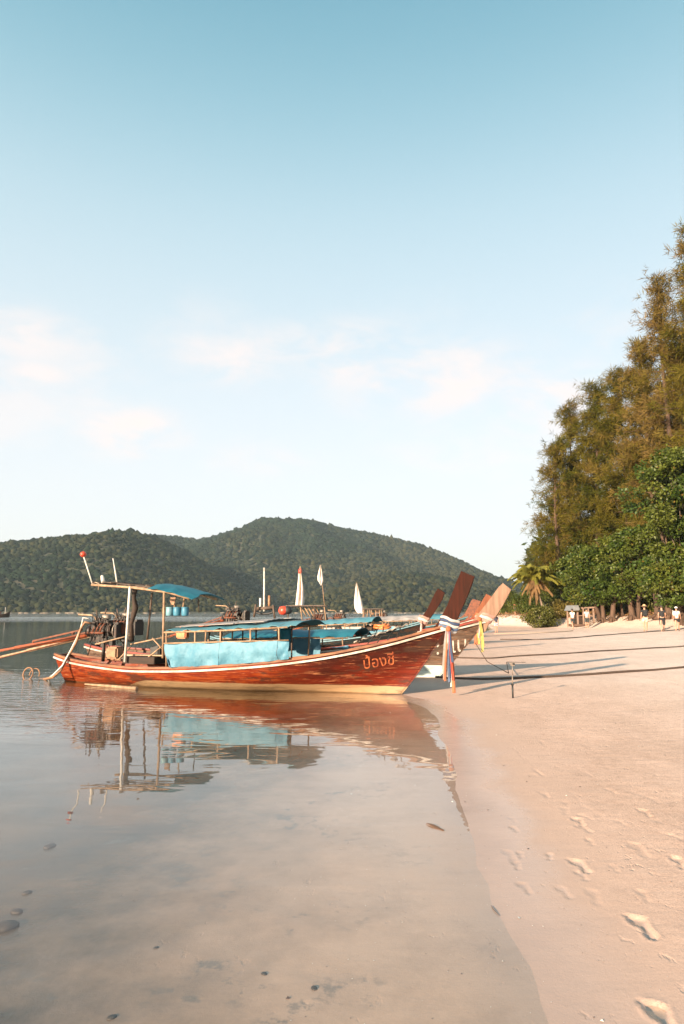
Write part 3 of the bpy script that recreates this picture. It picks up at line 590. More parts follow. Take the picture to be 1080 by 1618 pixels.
    put('prow_board', MB().prism([(tip.x + x, tip.z + z) for x, z in ol], -.045, .045), prow, t)
    t_h[t.name] = H
    return t
t_h = {}
ANG = -20.0
def rub(d): return d
A_ = MAT
B1 = make_boat('nearest long-tail boat, varnished red-orange hull with white rail and light blue side curtain', (1.23, 14.87), ANG, Hull(), dict(hull=A_['red'], rail=A_['white'], cap=A_['cap']), A_['prow'], nplank=7, nu=40)
B2 = make_boat('boat with weathered dark hull, white lettering and bleached prow board, just behind the nearest one', (2.50, 18.45), ANG, Hull(1.25, 1.06, 1.1), dict(hull=A_['dark'], rail=A_['white'], cap=A_['redcap']), A_['prow_pale'],
               prow_outline=[(-.42, -.10), (-.26, .06), (.02, .40), (.34, .82), (.46, .93), (.66, .76), (.44, .36), (.24, .06), (.06, -.12), (-.02, -.3), (-.18, -.42)])
B3 = make_boat('black hulled boat with pale blue rail, blue canopy and dark narrow prow board', (2.35, 28.6), ANG, Hull(.98, .93, 1), dict(hull=A_['blackhull'], rail=A_['lblue'], cap=A_['lblue']), A_['prow'], nplank=6, nu=24,
               prow_outline=[(-.5, -.12), (-.1, .12), (.15, .45), (.5, 1.12), (.62, 1.32), (.9, 1.14), (.78, .85), (.42, .3), (.15, -.05), (0, -.3), (-.2, -.4)])
B4 = make_boat('brown boat with wide orange prow board, bow showing behind the bleached one', (6.15, 36.5), ANG, Hull(1.0, 1.0, 1), dict(hull=A_['brown'], rail=A_['white'], cap=A_['redcap']), A_['prow_orange'], nplank=6, nu=20,
               prow_outline=[(-.5, -.12), (-.3, .1), (.0, .5), (.3, 1.0), (.42, 1.2), (.8, 1.0), (.62, .6), (.32, .1), (.12, -.08), (0, -.3), (-.2, -.4)])
B5 = make_boat('far brown long-tail boat with short dark red-brown prow board, left of the orange prow board', (7.25, 45.6), ANG, Hull(1.0, 1.0, 1), dict(hull=A_['teal'], rail=A_['lblue'], cap=A_['cap']), A_['rust'], nplank=5, nu=16,
               prow_outline=[(-.5, -.12), (-.2, .15), (.0, .5), (.25, 1.0), (.36, 1.1), (.85, .95), (.7, .55), (.4, .1), (.15, -.05), (0, -.3), (-.2, -.4)])
B5['label'] = 'far boat with short rust-red prow board, seen just left of the orange one'
B6 = make_boat('farthest moored boat, dark prow board tip showing between orange and bleached ones', (10.9, 56.5), ANG, Hull(1.0, 1.0, 1), dict(hull=A_['brown'], rail=A_['white'], cap=A_['cap']), A_['prow'], nplank=5, nu=16,
               prow_outline=[(-.5, -.12), (-.2, .15), (.05, .5), (.5, 1.2), (.62, 1.5), (1.05, 1.3), (.8, .75), (.4, .1), (.15, -.05), (0, -.3), (-.2, -.4)])

# names painted on the bows (as on the boats)
def hull_text(boat, txt, x0, x1, z0, hgt, mat, label=None, slope=.12, side=-1):
    cu = bpy.data.curves.new('txt', 'FONT'); cu.body = txt; cu.size = 1; o = bpy.data.objects.new('txt', cu); COL.objects.link(o)
    bpy.context.view_layer.update(); dg = bpy.context.evaluated_depsgraph_get(); me = bpy.data.meshes.new_from_object(o.evaluated_get(dg)); bpy.data.objects.remove(o)
    bm = bmesh.new(); bm.from_mesh(me); bmesh.ops.triangulate(bm, faces=bm.faces[:])
    for _ in range(2): bmesh.ops.subdivide_edges(bm, edges=[e for e in bm.edges if e.calc_length() > .08], cuts=1)
    bmesh.ops.triangulate(bm, faces=bm.faces[:])
    xs = [v.co.x for v in bm.verts]; ys = [v.co.y for v in bm.verts]; H = t_h[boat.name]; mx, Mx, my, My = min(xs), max(xs), min(ys), max(ys)
    for v in bm.verts:
        fx = (v.co.x-mx)/(Mx-mx); fz = (v.co.y-my)/(My-my); x = x0 + (x1-x0)*fx; z = z0 + hgt*fz + slope*fx
        p, u, t = H.side_at(x + (fz-.4)*.02, z, side); v.co = (p.x, p.y + side*.022, p.z)
    bm.to_mesh(me); bm.free(); return put('boat_name', me, mat, boat, label=label)
hull_text(B1, 'ป้องชี', 8.08, 8.70, .54, .29, MAT['letter'], 'orange Thai lettering', slope=.10)
hull_text(B2, ': แน', 11.0, 11.75, .62, .32, MAT['letterw'], 'white Thai lettering', slope=.10)

# ---------------------------------------------------------------- fittings
def engine(boat, x, y, z, s=1.0, shaft_to=(-3.2, 0, .45), shaft_mat='orangeshaft', simple=False):
    """car engine on a swivel post with tiller, exhaust and long propeller shaft"""
    S = lambda a, b, c: Vector((x + a*s, y + b*s, z + c*s))
    mb = MB(); mb.box(S(0, 0, .16), (.62*s, .30*s, .30*s), bev=.02*s); mb.box(S(-.02, 0, .36), (.54*s, .20*s, .14*s), bev=.02*s); mb.box(S(-.1, -.02, -.06), (.42*s, .26*s, .16*s), bev=.02*s); mb.lathe(S(-.30, 0, .14), [(0, -.16*s), (.15*s, -.16*s), (.17*s, -.06*s), (.12*s, .0), (.08*s, .1*s), (0, .1*s)], 14, (1, 0, 0))
    e = put('engine', mb, MAT['steel'], boat)
    put('swivel_post', MB().tube([S(.05, 0, -.65), S(.05, 0, -.1)], .045*s).box(S(.05, 0, -.12), (.3*s, .34*s, .04*s)), MAT['steel'], e)
    put('air_filter', MB().lathe(S(.12, -.03, .50), [(0, -.05*s), (.11*s, -.05*s), (.12*s, 0), (.11*s, .07*s), (0, .08*s)], 16), MAT['alu'], e)
    mb = MB()
    for k in range(4): mb.tube([S(-.2+.13*k, -.10, .34), S(-.2+.13*k, -.20, .33), S(-.22+.12*k, -.24, .24), S(-.26+.11*k, -.22, .12)], .024*s, 8)
    mb.tube([S(-.32, -.22, .10), S(.2, -.22, .10)], .034*s); put('exhaust_manifold', mb, MAT['rust'], e)
    put('pulley', MB().lathe(S(.36, 0, .10), [(0, -.03*s), (.11*s, -.03*s), (.09*s, 0), (.11*s, .03*s), (0, .03*s)], 16, (1, 0, 0)).lathe(S(.36, -.12, .30), [(0, -.03*s), (.06*s, -.03*s), (.06*s, .03*s), (0, .03*s)], 12, (1, 0, 0)), MAT['steel'], e)
    if not simple:
        mb = MB()
        for k in range(7): a = k*.9; mb.tube([S(-.25+.1*k, -.12*math.cos(a), .40), S(-.2+.09*k, -.2, .62-.03*k), S(-.1+.08*k, -.16+.05*math.sin(a), .30+.02*k)], .011*s, 5)
        put('fuel_hoses', mb, MAT['black'], e)
        put('fan_guard', MB().tube([S(.46, .20*math.cos(a), .16+.20*math.sin(a)) for a in [i*math.pi/9 for i in range(19)]], .012*s, 6).beam(S(.46, -.2, .16), S(.46, .2, .16), .012, .012).beam(S(.46, 0, -.04), S(.46, 0, .36), .012, .012), MAT['alu'], e)
        put('throttle_levers', MB().tube([S(-.15, -.05, .42), S(-.20, -.06, .70)], .017*s, 6).tube([S(.0, -.02, .44), S(.10, -.02, .74)], .018*s, 6).box(S(-.03, 0, .47), (.34*s, .12*s, .05*s)), MAT['dpole'], e)
    if not simple:
        q = random.Random(int(x*100)); mb = MB()
        for k in range(16):
            p0 = S(q.uniform(-.35, .4), q.uniform(-.22, .1), q.uniform(-.25, .45)); mb.box(p0, (q.uniform(.05, .16)*s, q.uniform(.05, .14)*s, q.uniform(.05, .16)*s), bev=.008)
        for k in range(9):
            p0 = S(q.uniform(-.35, .3), -.2, q.uniform(-.05, .5)); mb.tube([p0, p0 + Vector((q.uniform(-.1, .1), -.05, -.15)), p0 + Vector((q.uniform(-.2, .2), -.02, -.45*q.random()-.2))], .012*s, 5)
        put('engine_clutter', mb, MAT['steel'], e)
        put('radiator', MB().box(S(.55, 0, .12), (.08*s, .42*s, .40*s), bev=.01).box(S(.55, 0, .35), (.10*s, .3*s, .06*s), bev=.01), MAT['steel'], e)
    put('tiller', MB().tube([S(-.20, .02, .30), S(-.30, .02, .50), S(-.40, .02, .56), S(-.85, .02, .58)], .022*s, 8), MAT['pole'], e)
    a = S(-.30, 0, .05); b = Vector(shaft_to); d = (b-a)
    put('propeller_shaft', MB().tube([a, b], .035*s, 8).tube([a + d*.05, a + d*.55], .055*s, 8), MAT[shaft_mat], e)
    mb = MB(); f = a + d*.16; g = a + d*.42
    mb.beam(a + d*.08 + Vector((0, 0, .17)), g + Vector((0, 0, .10)), .05, .04); mb.beam(a+d*.10, a+d*.10 + Vector((0, 0, .17)), .05, .05); mb.beam(g, g + Vector((0, 0, .1)), .04, .04); mb.beam(a + d*.12 + Vector((0, -.14, .1)), f + Vector((0, .14, .14)), .04, .04)
    mb.tube([a + d*.1 + Vector((0, -.10, .02)), b + Vector((.1, -.03, -.05))], .014*s, 6); put('shaft_frame', mb, MAT['rust'], e)
    dn = d.normalized(); mb = MB().lathe(b, [(0, -.06*s), (.04*s, -.05*s), (.04*s, .05*s), (0, .08*s)], 10, dn)
    side = dn.cross(Vector((0, 0, 1))).normalized(); up = side.cross(dn)
    for k in range(3):
        q = 2*math.pi*k/3 + .4; r_ = side*math.cos(q) + up*math.sin(q); w = dn.cross(r_); mb.grid([[b + r_*.03 + w*(-.03) - dn*.02, b + r_*.03 + w*.03 + dn*.02], [b + r_*.1 + w*(-.06) - dn*.03, b + r_*.1 + w*.06 + dn*.03], [b + r_*.17 + w*(-.03) - dn*.01, b + r_*.17 + w*.03 + dn*.02]], thick=.006)
    put('propeller', mb, MAT['alu'], e)
    return e
# nearest boat: engine at the stern; tail shaft lifted clear of the water to the left
engine(B1, .98, .05, 1.12, .95, tuple(lp(B1, -70, 1040, .1)))
def boat_thing_at(boat, p): return wp(boat, p)

# stern shelter of the nearest boat
def stern_shelter(b):
    L = lambda px, py, y: lp(b, px, py, y)
    r0 = L(147, 924, -.62); r1 = L(205, 928, -.62); r2 = L(258, 936, -.66); r3 = L(312, 946, -.5)
    y2 = .62
    for side, ys in ((-1, -.62), (1, .62)):
        put('roof_pole', MB().tube([Vector((r0.x-.05, ys, r0.z)), Vector((r1.x, ys, r1.z)), Vector((r2.x+.1, ys, r2.z)), Vector((r3.x-.15, ys, r3.z))], .028, 8), MAT['pole'], b)
    for x, z in ((r0.x, r0.z+.02), (.5*(r0.x+r1.x), r0.z+.01), (r1.x, r1.z+.02), (.5*(r1.x+r2.x), r1.z), (r2.x, r2.z+.03)):
        put('roof_crossbar', MB().tube([(x, -.66, z+.035), (x, .66, z+.035)], .020, 7), MAT['dpole'], b)
    for k in range(5):
        y = -.44 + .22*k; put('roof_slat', MB().beam((r0.x+.15, y, r0.z+.075), (r2.x, y, r2.z+.085), .10, .018), MAT['dpole'], b)
    g = []
    for i in range(15):
        f = i/14; x = r2.x - .40 + (r3.x - r2.x + .40)*f; zc = r1.z + .10 + (r3.z - r1.z + .02)*f**1.5; row = []
        for j in range(13):
            v = -1 + 2*j/12; row.append(Vector((x + .03*math.sin(j*1.3), v*.74, zc - .12*abs(v)**2.2 - .015*abs(math.sin(f*9 + v*2))*(abs(v) > .6) + .006*math.sin(f*22 + v*4))))
        g.append(row)
    put('shelter_tarp', MB().grid(g, thick=.012), MAT['tarp2'], b, label='deep blue tarpaulin')
    def post(px0, py0, px1, py1, y, r_=.024, m='pole', n='shelter_post'):
        put(n, MB().tube([L(px0, py0, y), L(px1, py1, y)], r_, 8), MAT[m], b)
    post(205, 927, 197, 1046, -.62, .03, 'wpole'); post(259, 936, 257, 1040, -.68, .028); post(240, 936, 232, 1012, .35, .026, 'dpole'); post(276, 942, 275, 965, .4, .018); post(291, 943, 288, 966, .3, .02); post(313, 945, 314, 968, .5, .014, 'dpole')
    p = [L(213, 928, .0), L(211, 945, .0), L(214, 960, .0), L(207, 985, .0), L(208, 1014, .0)]
    put('wrapped_post', MB().tube(p, [.075, .05, .075, .055, .06], 9), MAT['inner'], b, label='thick post wrapped in brown cloth')
    put('rag', MB().grid([[L(269, 944, .3), L(277, 944, .3)], [L(268, 949, .28), L(276, 950, .32)], [L(270, 955, .3), L(274, 956, .3)]], thick=.03), MAT['tan'], b)
    # rods and lamp on the after end of the roof
    put('float_rod', MB().tube([L(146, 924, -.5), L(140, 905, -.5), L(132, 880, -.5)], .016, 7), MAT['wpole'], b)
    q = L(131, 876, -.5); put('float_ball', MB().lathe(q, [(0, -.075), (.045, -.06), (.07, -.025), (.078, 0), (.07, .03), (.045, .062), (0, .075)], 16), MAT['redp'], b)
    put('aerial', MB().tube([L(185, 925, -.3), L(182, 905, -.3), L(178, 882, -.3)], [.020, .018, .010], 7), MAT['wpole'], b)
    put('stern_lamp', MB().lathe(L(163, 921, -.4), [(0, 0), (.05, 0), (.045, .1), (.035, .19), (0, .20)], 12, (-.3, 0, 1)), MAT['wpole'], b)
    put('lashing', MB().tube([L(146, 924, -.6), L(150, 920, -.6), L(156, 922, -.62), L(155, 932, -.6)], .012, 6), MAT['ropel'], b)
    # clutter of the well: battery box, planks, stays
    put('battery_box', MB().box(L(181, 1031, -.35) , (.34, .3, .28), bev=.04), MAT['tan'], b)
    for a_, c in (((186, 1043), (206, 1022)), ((232, 1040), (262, 1016)), ((240, 1008), (262, 1032)), ((206, 1018), (268, 1005)), ((150, 1018), (205, 1004))):
        put('stay_pole', MB().tube([L(*a_, -.45), L(*c, -.3)], .018, 6), MAT['pole'], b)
    put('locker', MB().box(L(232, 1042, -.2), (.9, .7, .16), bev=.01), MAT['inner'], b)
    put('locker_board', MB().box(L(232, 1039, -.3) + Vector((0, 0, .06)), (1.05, .22, .025)), MAT['pole'], b)
    put('fuel_can', MB().box(L(247, 1030, .0), (.26, .2, .3), bev=.03), MAT['black'], b)
stern_shelter(B1)

def cabin(b, x0, x1, hw, ze0, ze1, zc, tarp, posts, front=.5, curtain=True, sheet=False, curt_mat='curtain', wob=.012, rails=True):
    g = []
    for i in range(29):
        f = i/28; x = x0 + (x1 + front - x0)*f; ze = ze0 + (ze1-ze0)*f; row = []
        for j in range(19):
            v = -1 + 2*j/18; sag = -.03*abs(math.sin(f*math.pi*4))*(1-abs(v)) + wob*math.sin(f*31 + v*5) + (.03*math.sin(f*47))*(abs(v) > .93)
            row.append(Vector((x, v*hw, ze + (zc + .04*f - ze0)*(1 - abs(v)**2.1) + sag)))
        g.append(row)
    put('canopy_roof', MB().grid(g, thick=.010), tarp, b)
    for s in (-1, 1):
        y = s*(hw-.02); put('canopy_rail', MB().tube([(x0-.05, y, ze0-.03), ((x0+x1)/2, y, (ze0+ze1)/2-.045), (x1+front*.5, y, ze1-.03)], .022, 7), MAT['pole'], b)
        for f in posts:
            x = x0 + (x1-x0)*f; H = t_h[b.name]; zs, _, _ = H.side_at(x, 5, s); ze = ze0 + (ze1-ze0)*f
            put('canopy_post', MB().tube([(x, s*(min(hw, abs(zs.y))-.03), zs.z), (x, y, ze-.03)], .020, 7), MAT['pole'], b)
    for f in (0, .25, .5, .75, 1):
        x = x0 + (x1-x0)*f; ze = ze0 + (ze1-ze0)*f; put('roof_hoop', MB().tube([(x, v*(hw-.02), ze - .025 + (zc-ze0)*(1-abs(v)**2.1)) for v in [k/6-1 for k in range(13)]], .014, 6), MAT['dpole'], b)
    if curtain:
        for s in (-1, 1):
            for c0, c1 in ((0.0, .50), (.503, 1.0), (1.003, 1.0 + front*.62/(x1-x0))):
                g = []
                n = max(6, int(26*(c1-c0)))
                for i in range(n+1):
                    f = c0 + (c1-c0)*i/n; x = x0 + (x1-x0)*f; H = t_h[b.name]; top = H.side_at(x, 5, s)[0]; zt = ze0 - .29 + (ze1 - ze0 - .03)*f; row = []
                    for j in range(9):
                        v = j/8; xx = x + (.22*v*v if (i == 0 and c0 == 0) else 0) 
                        fold = .030*math.sin(f*38 + v*3.2 + 1.5*math.sin(f*9)) + .018*math.sin(f*83 + v*9) + .02*math.sin(f*61 - v*6 + 1) + .03*math.sin(f*17 - v*5)*v
                        row.append(Vector((xx, s*(hw + .015 + (1-abs(2*v-1))*.035 + fold*(.25 + .75*v)), zt + (top.z + .03 - zt)*v - .02*math.sin(f*math.pi*6)*(1-v))))
                    g.append(row)
                put('side_curtain', MB().grid(g, thick=.006), MAT[curt_mat], b)
            put('curtain_rail', MB().tube([(x0-.03, s*(hw+.01), ze0-.275), (x1+front*.6, s*(hw+.01), ze1-.30)], .016, 6), MAT['pole'], b)
    if sheet:
        for (fx0, fx1, v0, v1) in sheet:
            g = []
            for i in range(7):
                f = fx0 + (fx1-fx0)*i/6; x = x0 + (x1-x0)*f; ze = ze0 + (ze1-ze0)*f; row = []
                for j in range(9):
                    v = v0 + (v1-v0)*j/8; row.append(Vector((x + .25*(v+.5), v*hw, ze + (zc + .04*f - ze0)*(1-abs(v)**2.1) + .045 + .006*math.cos(j*math.pi))))
                g.append(row)
            put('roof_sheet', MB().grid(g, thick=.012), MAT['sheet'], b)
r0 = lp(B1, 262, 1000, -.86); r1 = lp(B1, 440, 991, -.86); print('roof', r0, r1)
cabin(B1, r0.x, r1.x, .88, r0.z + .04, r1.z + .03, r0.z + .13, MAT['tarp'], (0.003, .27, .5, .76, 1.0), .42, True, [(.07, .34, -.78, -.05), (.345, .60, -.78, -.05), (.605, .86, -.74, -.02), (.25, .9, .1, .55)])
put('wind_screen', MB().grid([[Vector((r0.x+.15 + .3*i, .25, .62)), Vector((r0.x+.15+.3*i, .25 + .02*math.sin(i), .98))] for i in range(5)], thick=.01), MAT['curtain'], B1)
put('seat_bench', MB().box((r0.x+1.5, .35, .66), (2.4, .24, .04)), MAT['deck'], B1)
for k in range(6): put('inner_post', MB().tube([(r0.x + .35 + .46*k, .45 - .2*(k % 2), .45), (r0.x + .35 + .46*k, .45 - .2*(k % 2), 1.5)], .018, 6), MAT['dpole'], B1)
# the other boats: shelters, canopies, engines
X2 = t_h[B2.name].kx
cabin(B2, 5.0, 8.6, .85, 1.0, 1.08, 1.18, MAT['tarp2'], (0, .33, .66, 1), .3, True, False)
engine(B2, 1.0, -.1, 1.10, 1.05, tuple(lp(B2, -60, 1052, 0)), 'pole')
cabin(B3, *(lambda a, c: (a.x, c.x, .80, a.z+.03, c.z+.03, a.z+.22))(lp(B3, 487, 989, -.8), lp(B3, 574, 984, -.8)), MAT['tarp'], (0, .33, .66, 1), .35, False)
engine(B3, .9, 0, 1.35, 1.15, (-3.0, .2, .5), 'orangeshaft')
cabin(B4, 3.4, 6.6, .8, 1.2, 1.3, 1.45, MAT['sheet'], (0, .5, 1), .3, True, False, 'curtain')
engine(B4, .9, 0, 1.2, 1.1, (-3.0, .2, .4), 'pole', True)
cabin(B5, 4.2, 8.0, .8, 1.15, 1.25, 1.38, MAT['tarp'], (0, .5, 1), .3, False)
engine(B5, .9, 0, 1.2, 1.1, (-3.0, .2, .4), 'orangeshaft', True)
cabin(B6, 3.6, 7.0, .8, 1.10, 1.20, 1.45, MAT['tarp2'], (0, .5, 1), .3, False)
engine(B6, .9, 0, 1.2, 1.1, (-3.0, .2, .4), 'pole', True)
# masts and rigs standing at the farther sterns
def rig(b, pts, mat='wpole', r_=.03, name='mast'): put(name, MB().tube([lp(b, *p) for p in pts], r_, 8), MAT[mat], b)
rig(B3, [(417, 966, 0), (417, 897, 0)], r_=[.05, .03]); rig(B3, [(411, 966, .1), (411, 945, .1)], 'wpole', .05); rig(B3, [(425, 962, .1), (425, 941, .1)], 'tan', .06); rig(B3, [(404, 962, 0), (432, 960, 0)], 'dpole', .08, 'crosspiece'); rig(B3, [(401, 975, -.3), (404, 955, -.3)], 'dpole', .05, 'stern_post'); rig(B3, [(434, 978, -.3), (431, 956, -.3)], 'dpole', .05, 'stern_post')
put('cable_reel', MB().tube([lp(B3, 417 + 15*math.cos(a), 965 + 5*math.sin(a), .1) for a in [i*math.pi/9 for i in range(19)]], .05, 7), MAT['black'], B3)
for b, x0, x1, y0 in ((B4, 452, 516, 957), (B6, 572, 606, 962)):
    for k in range(5):
        y = -.5 + .25*k; put('roof_bar', MB().beam(lp(b, x0, y0 + .6*k, y), lp(b, x1, y0 + .4*k, y), .16, .05), MAT['sheet' if k % 2 else 'dpole'], b)
    for k, px in enumerate((x0+4, x0+(x1-x0)*.35, x0+(x1-x0)*.7, x1-4)):
        put('stern_post', MB().tube([lp(b, px + (3 if k % 2 else -2), y0+26, -.4), lp(b, px, y0+1, -.4)], .035, 6), MAT['pole' if k % 2 else 'dpole'], b)
for k in range(6): put('bamboo_pole', MB().tube([lp(B4, 474 + 6*k, 958, -.3 + .1*k), lp(B4, 484 + 5.5*k, 974, -.3+.1*k)], .035, 6), MAT['pole'], B4)
for k in range(5): put('bamboo_pole', MB().tube([lp(B6, 575 + 6*k, 962, -.3), lp(B6, 572 + 7*k, 980, -.3)], .035, 6), MAT['pole'], B6)
for k in range(2): put('rail_hoop', MB().tube([lp(B6, 583 + 12*k + 9*math.cos(a), 976 - 9*math.sin(a), .1) for a in [i*math.pi/8 for i in range(9)]], .04, 6), MAT['tan'], B6)
# ---------------------------------------------------------------- trees behind the beach
BARK = M('red_brown_bark', (.12, .07, .045), .9, (.055, .035, .022), scale=5, stretch=(1, 1, .3), bump=.04, detail=7)
BARKG = M('grey_bark', (.26, .19, .14), .9, (.11, .08, .06), scale=5, stretch=(1, 1, .4), bump=.04, detail=7)
NEEDLE = M('casuarina_needles', (1, 1, 1), .75, (.65, .65, .62), scale=.9, attr='tint', trans=.16, spec=.1)
LEAF = M('broad_leaves', (1, 1, 1), .5, (.62, .65, .6), scale=1.1, attr='tint', trans=.16, spec=.3)
def frames(d):
    a = np.where(np.abs(d[:, 2:3]) < .9, [[0, 0, 1.0]], [[1.0, 0, 0]]); x = np.cross(a, d); x /= np.linalg.norm(x, axis=1, keepdims=True) + 1e-9; return x, np.cross(d, x)
def quads(c, d, ln, w, col, roll=None):
    """narrow leaf quads starting at c along d"""
    d = d / (np.linalg.norm(d, axis=1, keepdims=True) + 1e-9); x, y = frames(d); r_ = rng.uniform(0, math.pi, len(c))[:, None] if roll is None else roll; s = x*np.cos(r_) + y*np.sin(r_)
    ln = np.broadcast_to(np.asarray(ln, float).reshape(-1, 1), (len(c), 1)); w = np.broadcast_to(np.asarray(w, float).reshape(-1, 1), (len(c), 1)); m = c + d*ln*.5
    V = np.stack([c, m + s*w/2, c + d*ln, m - s*w/2], 1); return V.reshape(-1, 3), np.repeat(col, 4, 0)
def crown(name, V, C, mat, parent):
    n = len(V)//4; return put(name, np_mesh(name, V, (np.arange(n)*4)[:, None] + np.arange(4)[None], C), mat, parent)
def casuarina(x, y, H, Rr, label, seed, z0=.12, tufts=1500, brown=.5, base_r=.3, lean=(0, 0)):
    r_ = np.random.default_rng(seed); gz0 = gz(x, y) - .1; t = thing('casuarina_tree', label, 'tree', (x, y, gz0), 0, 'casuarina trees behind the beach')
    def axis_pt(h): return np.array([lean[0]*h*h*H + .3*math.sin(h*5+seed), lean[1]*h*h*H + .3*math.cos(h*4+seed), h*H])
    put('trunk', MB().tube([axis_pt(h) for h in np.linspace(0, .97, 12)], [base_r*(1.25-1.2*h) + .02 for h in np.linspace(0, 1, 12)], 9), BARK, t)
    limbs = MB(); cs, ds, bs = [], [], []; nb = int(44 + H*2.4)
    for i in range(nb):
        h = z0 + (1-z0)*((i + r_.random())/nb)**.9; a = r_.uniform(0, 2*math.pi); prof_ = (1 - ((h-z0)/(1-z0))**1.5)*.85 + .16; prof_ *= (.55 + .45*min(1, (h-z0)/.15)); L_ = Rr*1.22*prof_*r_.uniform(.55, 1.25)
        p0 = axis_pt(h); up = r_.uniform(.25, .9); pts = []
        for k in range(6):
            f = k/5; pts.append(p0 + np.array([math.cos(a), math.sin(a), 0])*L_*f + np.array([0, 0, up*L_*.75*f - .30*L_*f*f]) + r_.normal(0, .08, 3)*f)
        limbs.tube(pts, [.06*(1-f*.8)*(base_r/.3)*(.5+prof_) for f in np.linspace(0, 1, 6)], 5, False); pts = np.array(pts)
        m = max(4, int(1.45*tufts/nb*(.4+prof_)*1.0)); f = r_.random(m)**.65; q = f*4.999; i0 = q.astype(int); fr = (q-i0)[:, None]; P = pts[i0]*(1-fr) + pts[i0+1]*fr
        P = P + r_.normal(0, 1, (m, 3))*np.array([.42, .42, .30])*(.35+.9*f[:, None]); out = np.array([math.cos(a), math.sin(a), .5])[None] + r_.normal(0, .55, (m, 3)); bcol = r_.random()
        cs.append(P); ds.append(out); bs.append(np.full(m, bcol) + r_.normal(0, .15, m))
    cs, ds, bs = np.concatenate(cs), np.concatenate(ds), np.concatenate(bs); K = 14
    C0 = np.repeat(cs, K, 0) + r_.normal(0, .10, (len(cs)*K, 3)); D0 = np.repeat(ds/np.linalg.norm(ds, axis=1, keepdims=True), K, 0) + r_.normal(0, .55, (len(cs)*K, 3)); D0[:, 2] -= r_.uniform(-.5, 1.1, len(D0))
    tt = np.clip(bs*.8 + brown - .52 + cs[:, 2]/H*.25, 0, 1)[:, None]; green = np.array([.050, .062, .007]); olive = np.array([.135, .112, .013]); br = np.array([.185, .122, .036])
    col = np.where(tt < .5, green*(1-2*tt) + olive*2*tt, olive*(2-2*tt) + br*(2*tt-1)); col = np.repeat(col, K, 0)*r_.uniform(.7, 1.3, (len(C0), 1))
    V, C = quads(C0, D0, r_.uniform(.35, .9, len(C0)), r_.uniform(.032, .062, len(C0)), col); crown('needles', V, C, NEEDLE, t)
    put('branches', limbs, BARK, t); return t
def broadleaf(x, y, H, Rr, zlow, label, seed, clumps=60, per=150, leaf=.26, tint=0, flat=.45, trunk_r=.2, name='broadleaf_tree', cat='tree', group='broadleaf trees at the edge of the beach', nstem=3):
    r_ = np.random.default_rng(seed); g0 = gz(x, y) - .1; t = thing(name, label, cat, (x, y, g0), 0, group)
    tr = MB(); top = H*.8
    for s in range(nstem):
        a = r_.uniform(0, 6.28); tr.tube([(.25*s*math.cos(a)*min(1, trunk_r*4), .25*s*math.sin(a), 0), (.5*Rr*.3*math.cos(a), .5*Rr*.3*math.sin(a), H*.22), (.35*Rr*math.cos(a), .35*Rr*math.sin(a), H*.45), (.45*Rr*math.cos(a+.4), .45*Rr*math.sin(a+.4), top)], [trunk_r*1.2, trunk_r*.8, trunk_r*.55, trunk_r*.15], 8)
    cs, cols, limbs = [], [], MB(); ds = []
    clumps = int(clumps*1.9)
    for i in range(clumps):
        a = r_.uniform(0, 6.28) if i % 2 else r_.uniform(3.2, 6.2); h = r_.random()**.95; z = zlow + (H-zlow)*h; env = math.sqrt(max(.03, 1 - (2*max(h, .42) - .84)**2/1.35))*(.72+.5*min(1, h/.3)*.6); rr = Rr*env*r_.uniform(.35, 1.05)
        c = np.array([math.cos(a)*rr, math.sin(a)*rr, z]); cr = r_.uniform(.13, .26)*Rr*(1.1 if Rr > 3 else 1.3)
        if i % 3 == 0: limbs.tube([(c[0]*.25, c[1]*.25, max(.3, z*.75)), (c[0]*.6, c[1]*.6, z*.95 - .1), tuple(c)], [trunk_r*.2, trunk_r*.13, trunk_r*.05], 5, False)
        n = per; u = r_.normal(0, 1, (n, 3)); u /= np.linalg.norm(u, axis=1, keepdims=True); P = c + u*np.array([cr, cr, cr*flat*1.2])*r_.uniform(.55, 1.08, (n, 1)) + r_.normal(0, .05, (n, 3))
        d = u*np.array([1, 1, .3]) + r_.normal(0, .6, (n, 3)); d[:, 2] -= .25; cs.append(P); ds.append(d)
        tt = r_.random(); b = np.array([.038, .075, .010])*(1-tt) + np.array([.110, .125, .016])*tt; b = b*(1-tint) + np.array([.19, .14, .035])*tint; cc = b[None]*r_.uniform(.65, 1.3, (n, 1)); yl = r_.random(n) < .012; cc[yl] = [.20, .13, .03]; cols.append(cc)
    P, D, C = np.concatenate(cs), np.concatenate(ds), np.concatenate(cols); V, C = quads(P, D, r_.uniform(.7, 1.3, len(P))*leaf, r_.uniform(.5, .75, len(P))*leaf, C)
    put('trunk', tr, BARK, t); put('branches', limbs, BARKG, t); crown('leaves', V, C, LEAF, t); return t
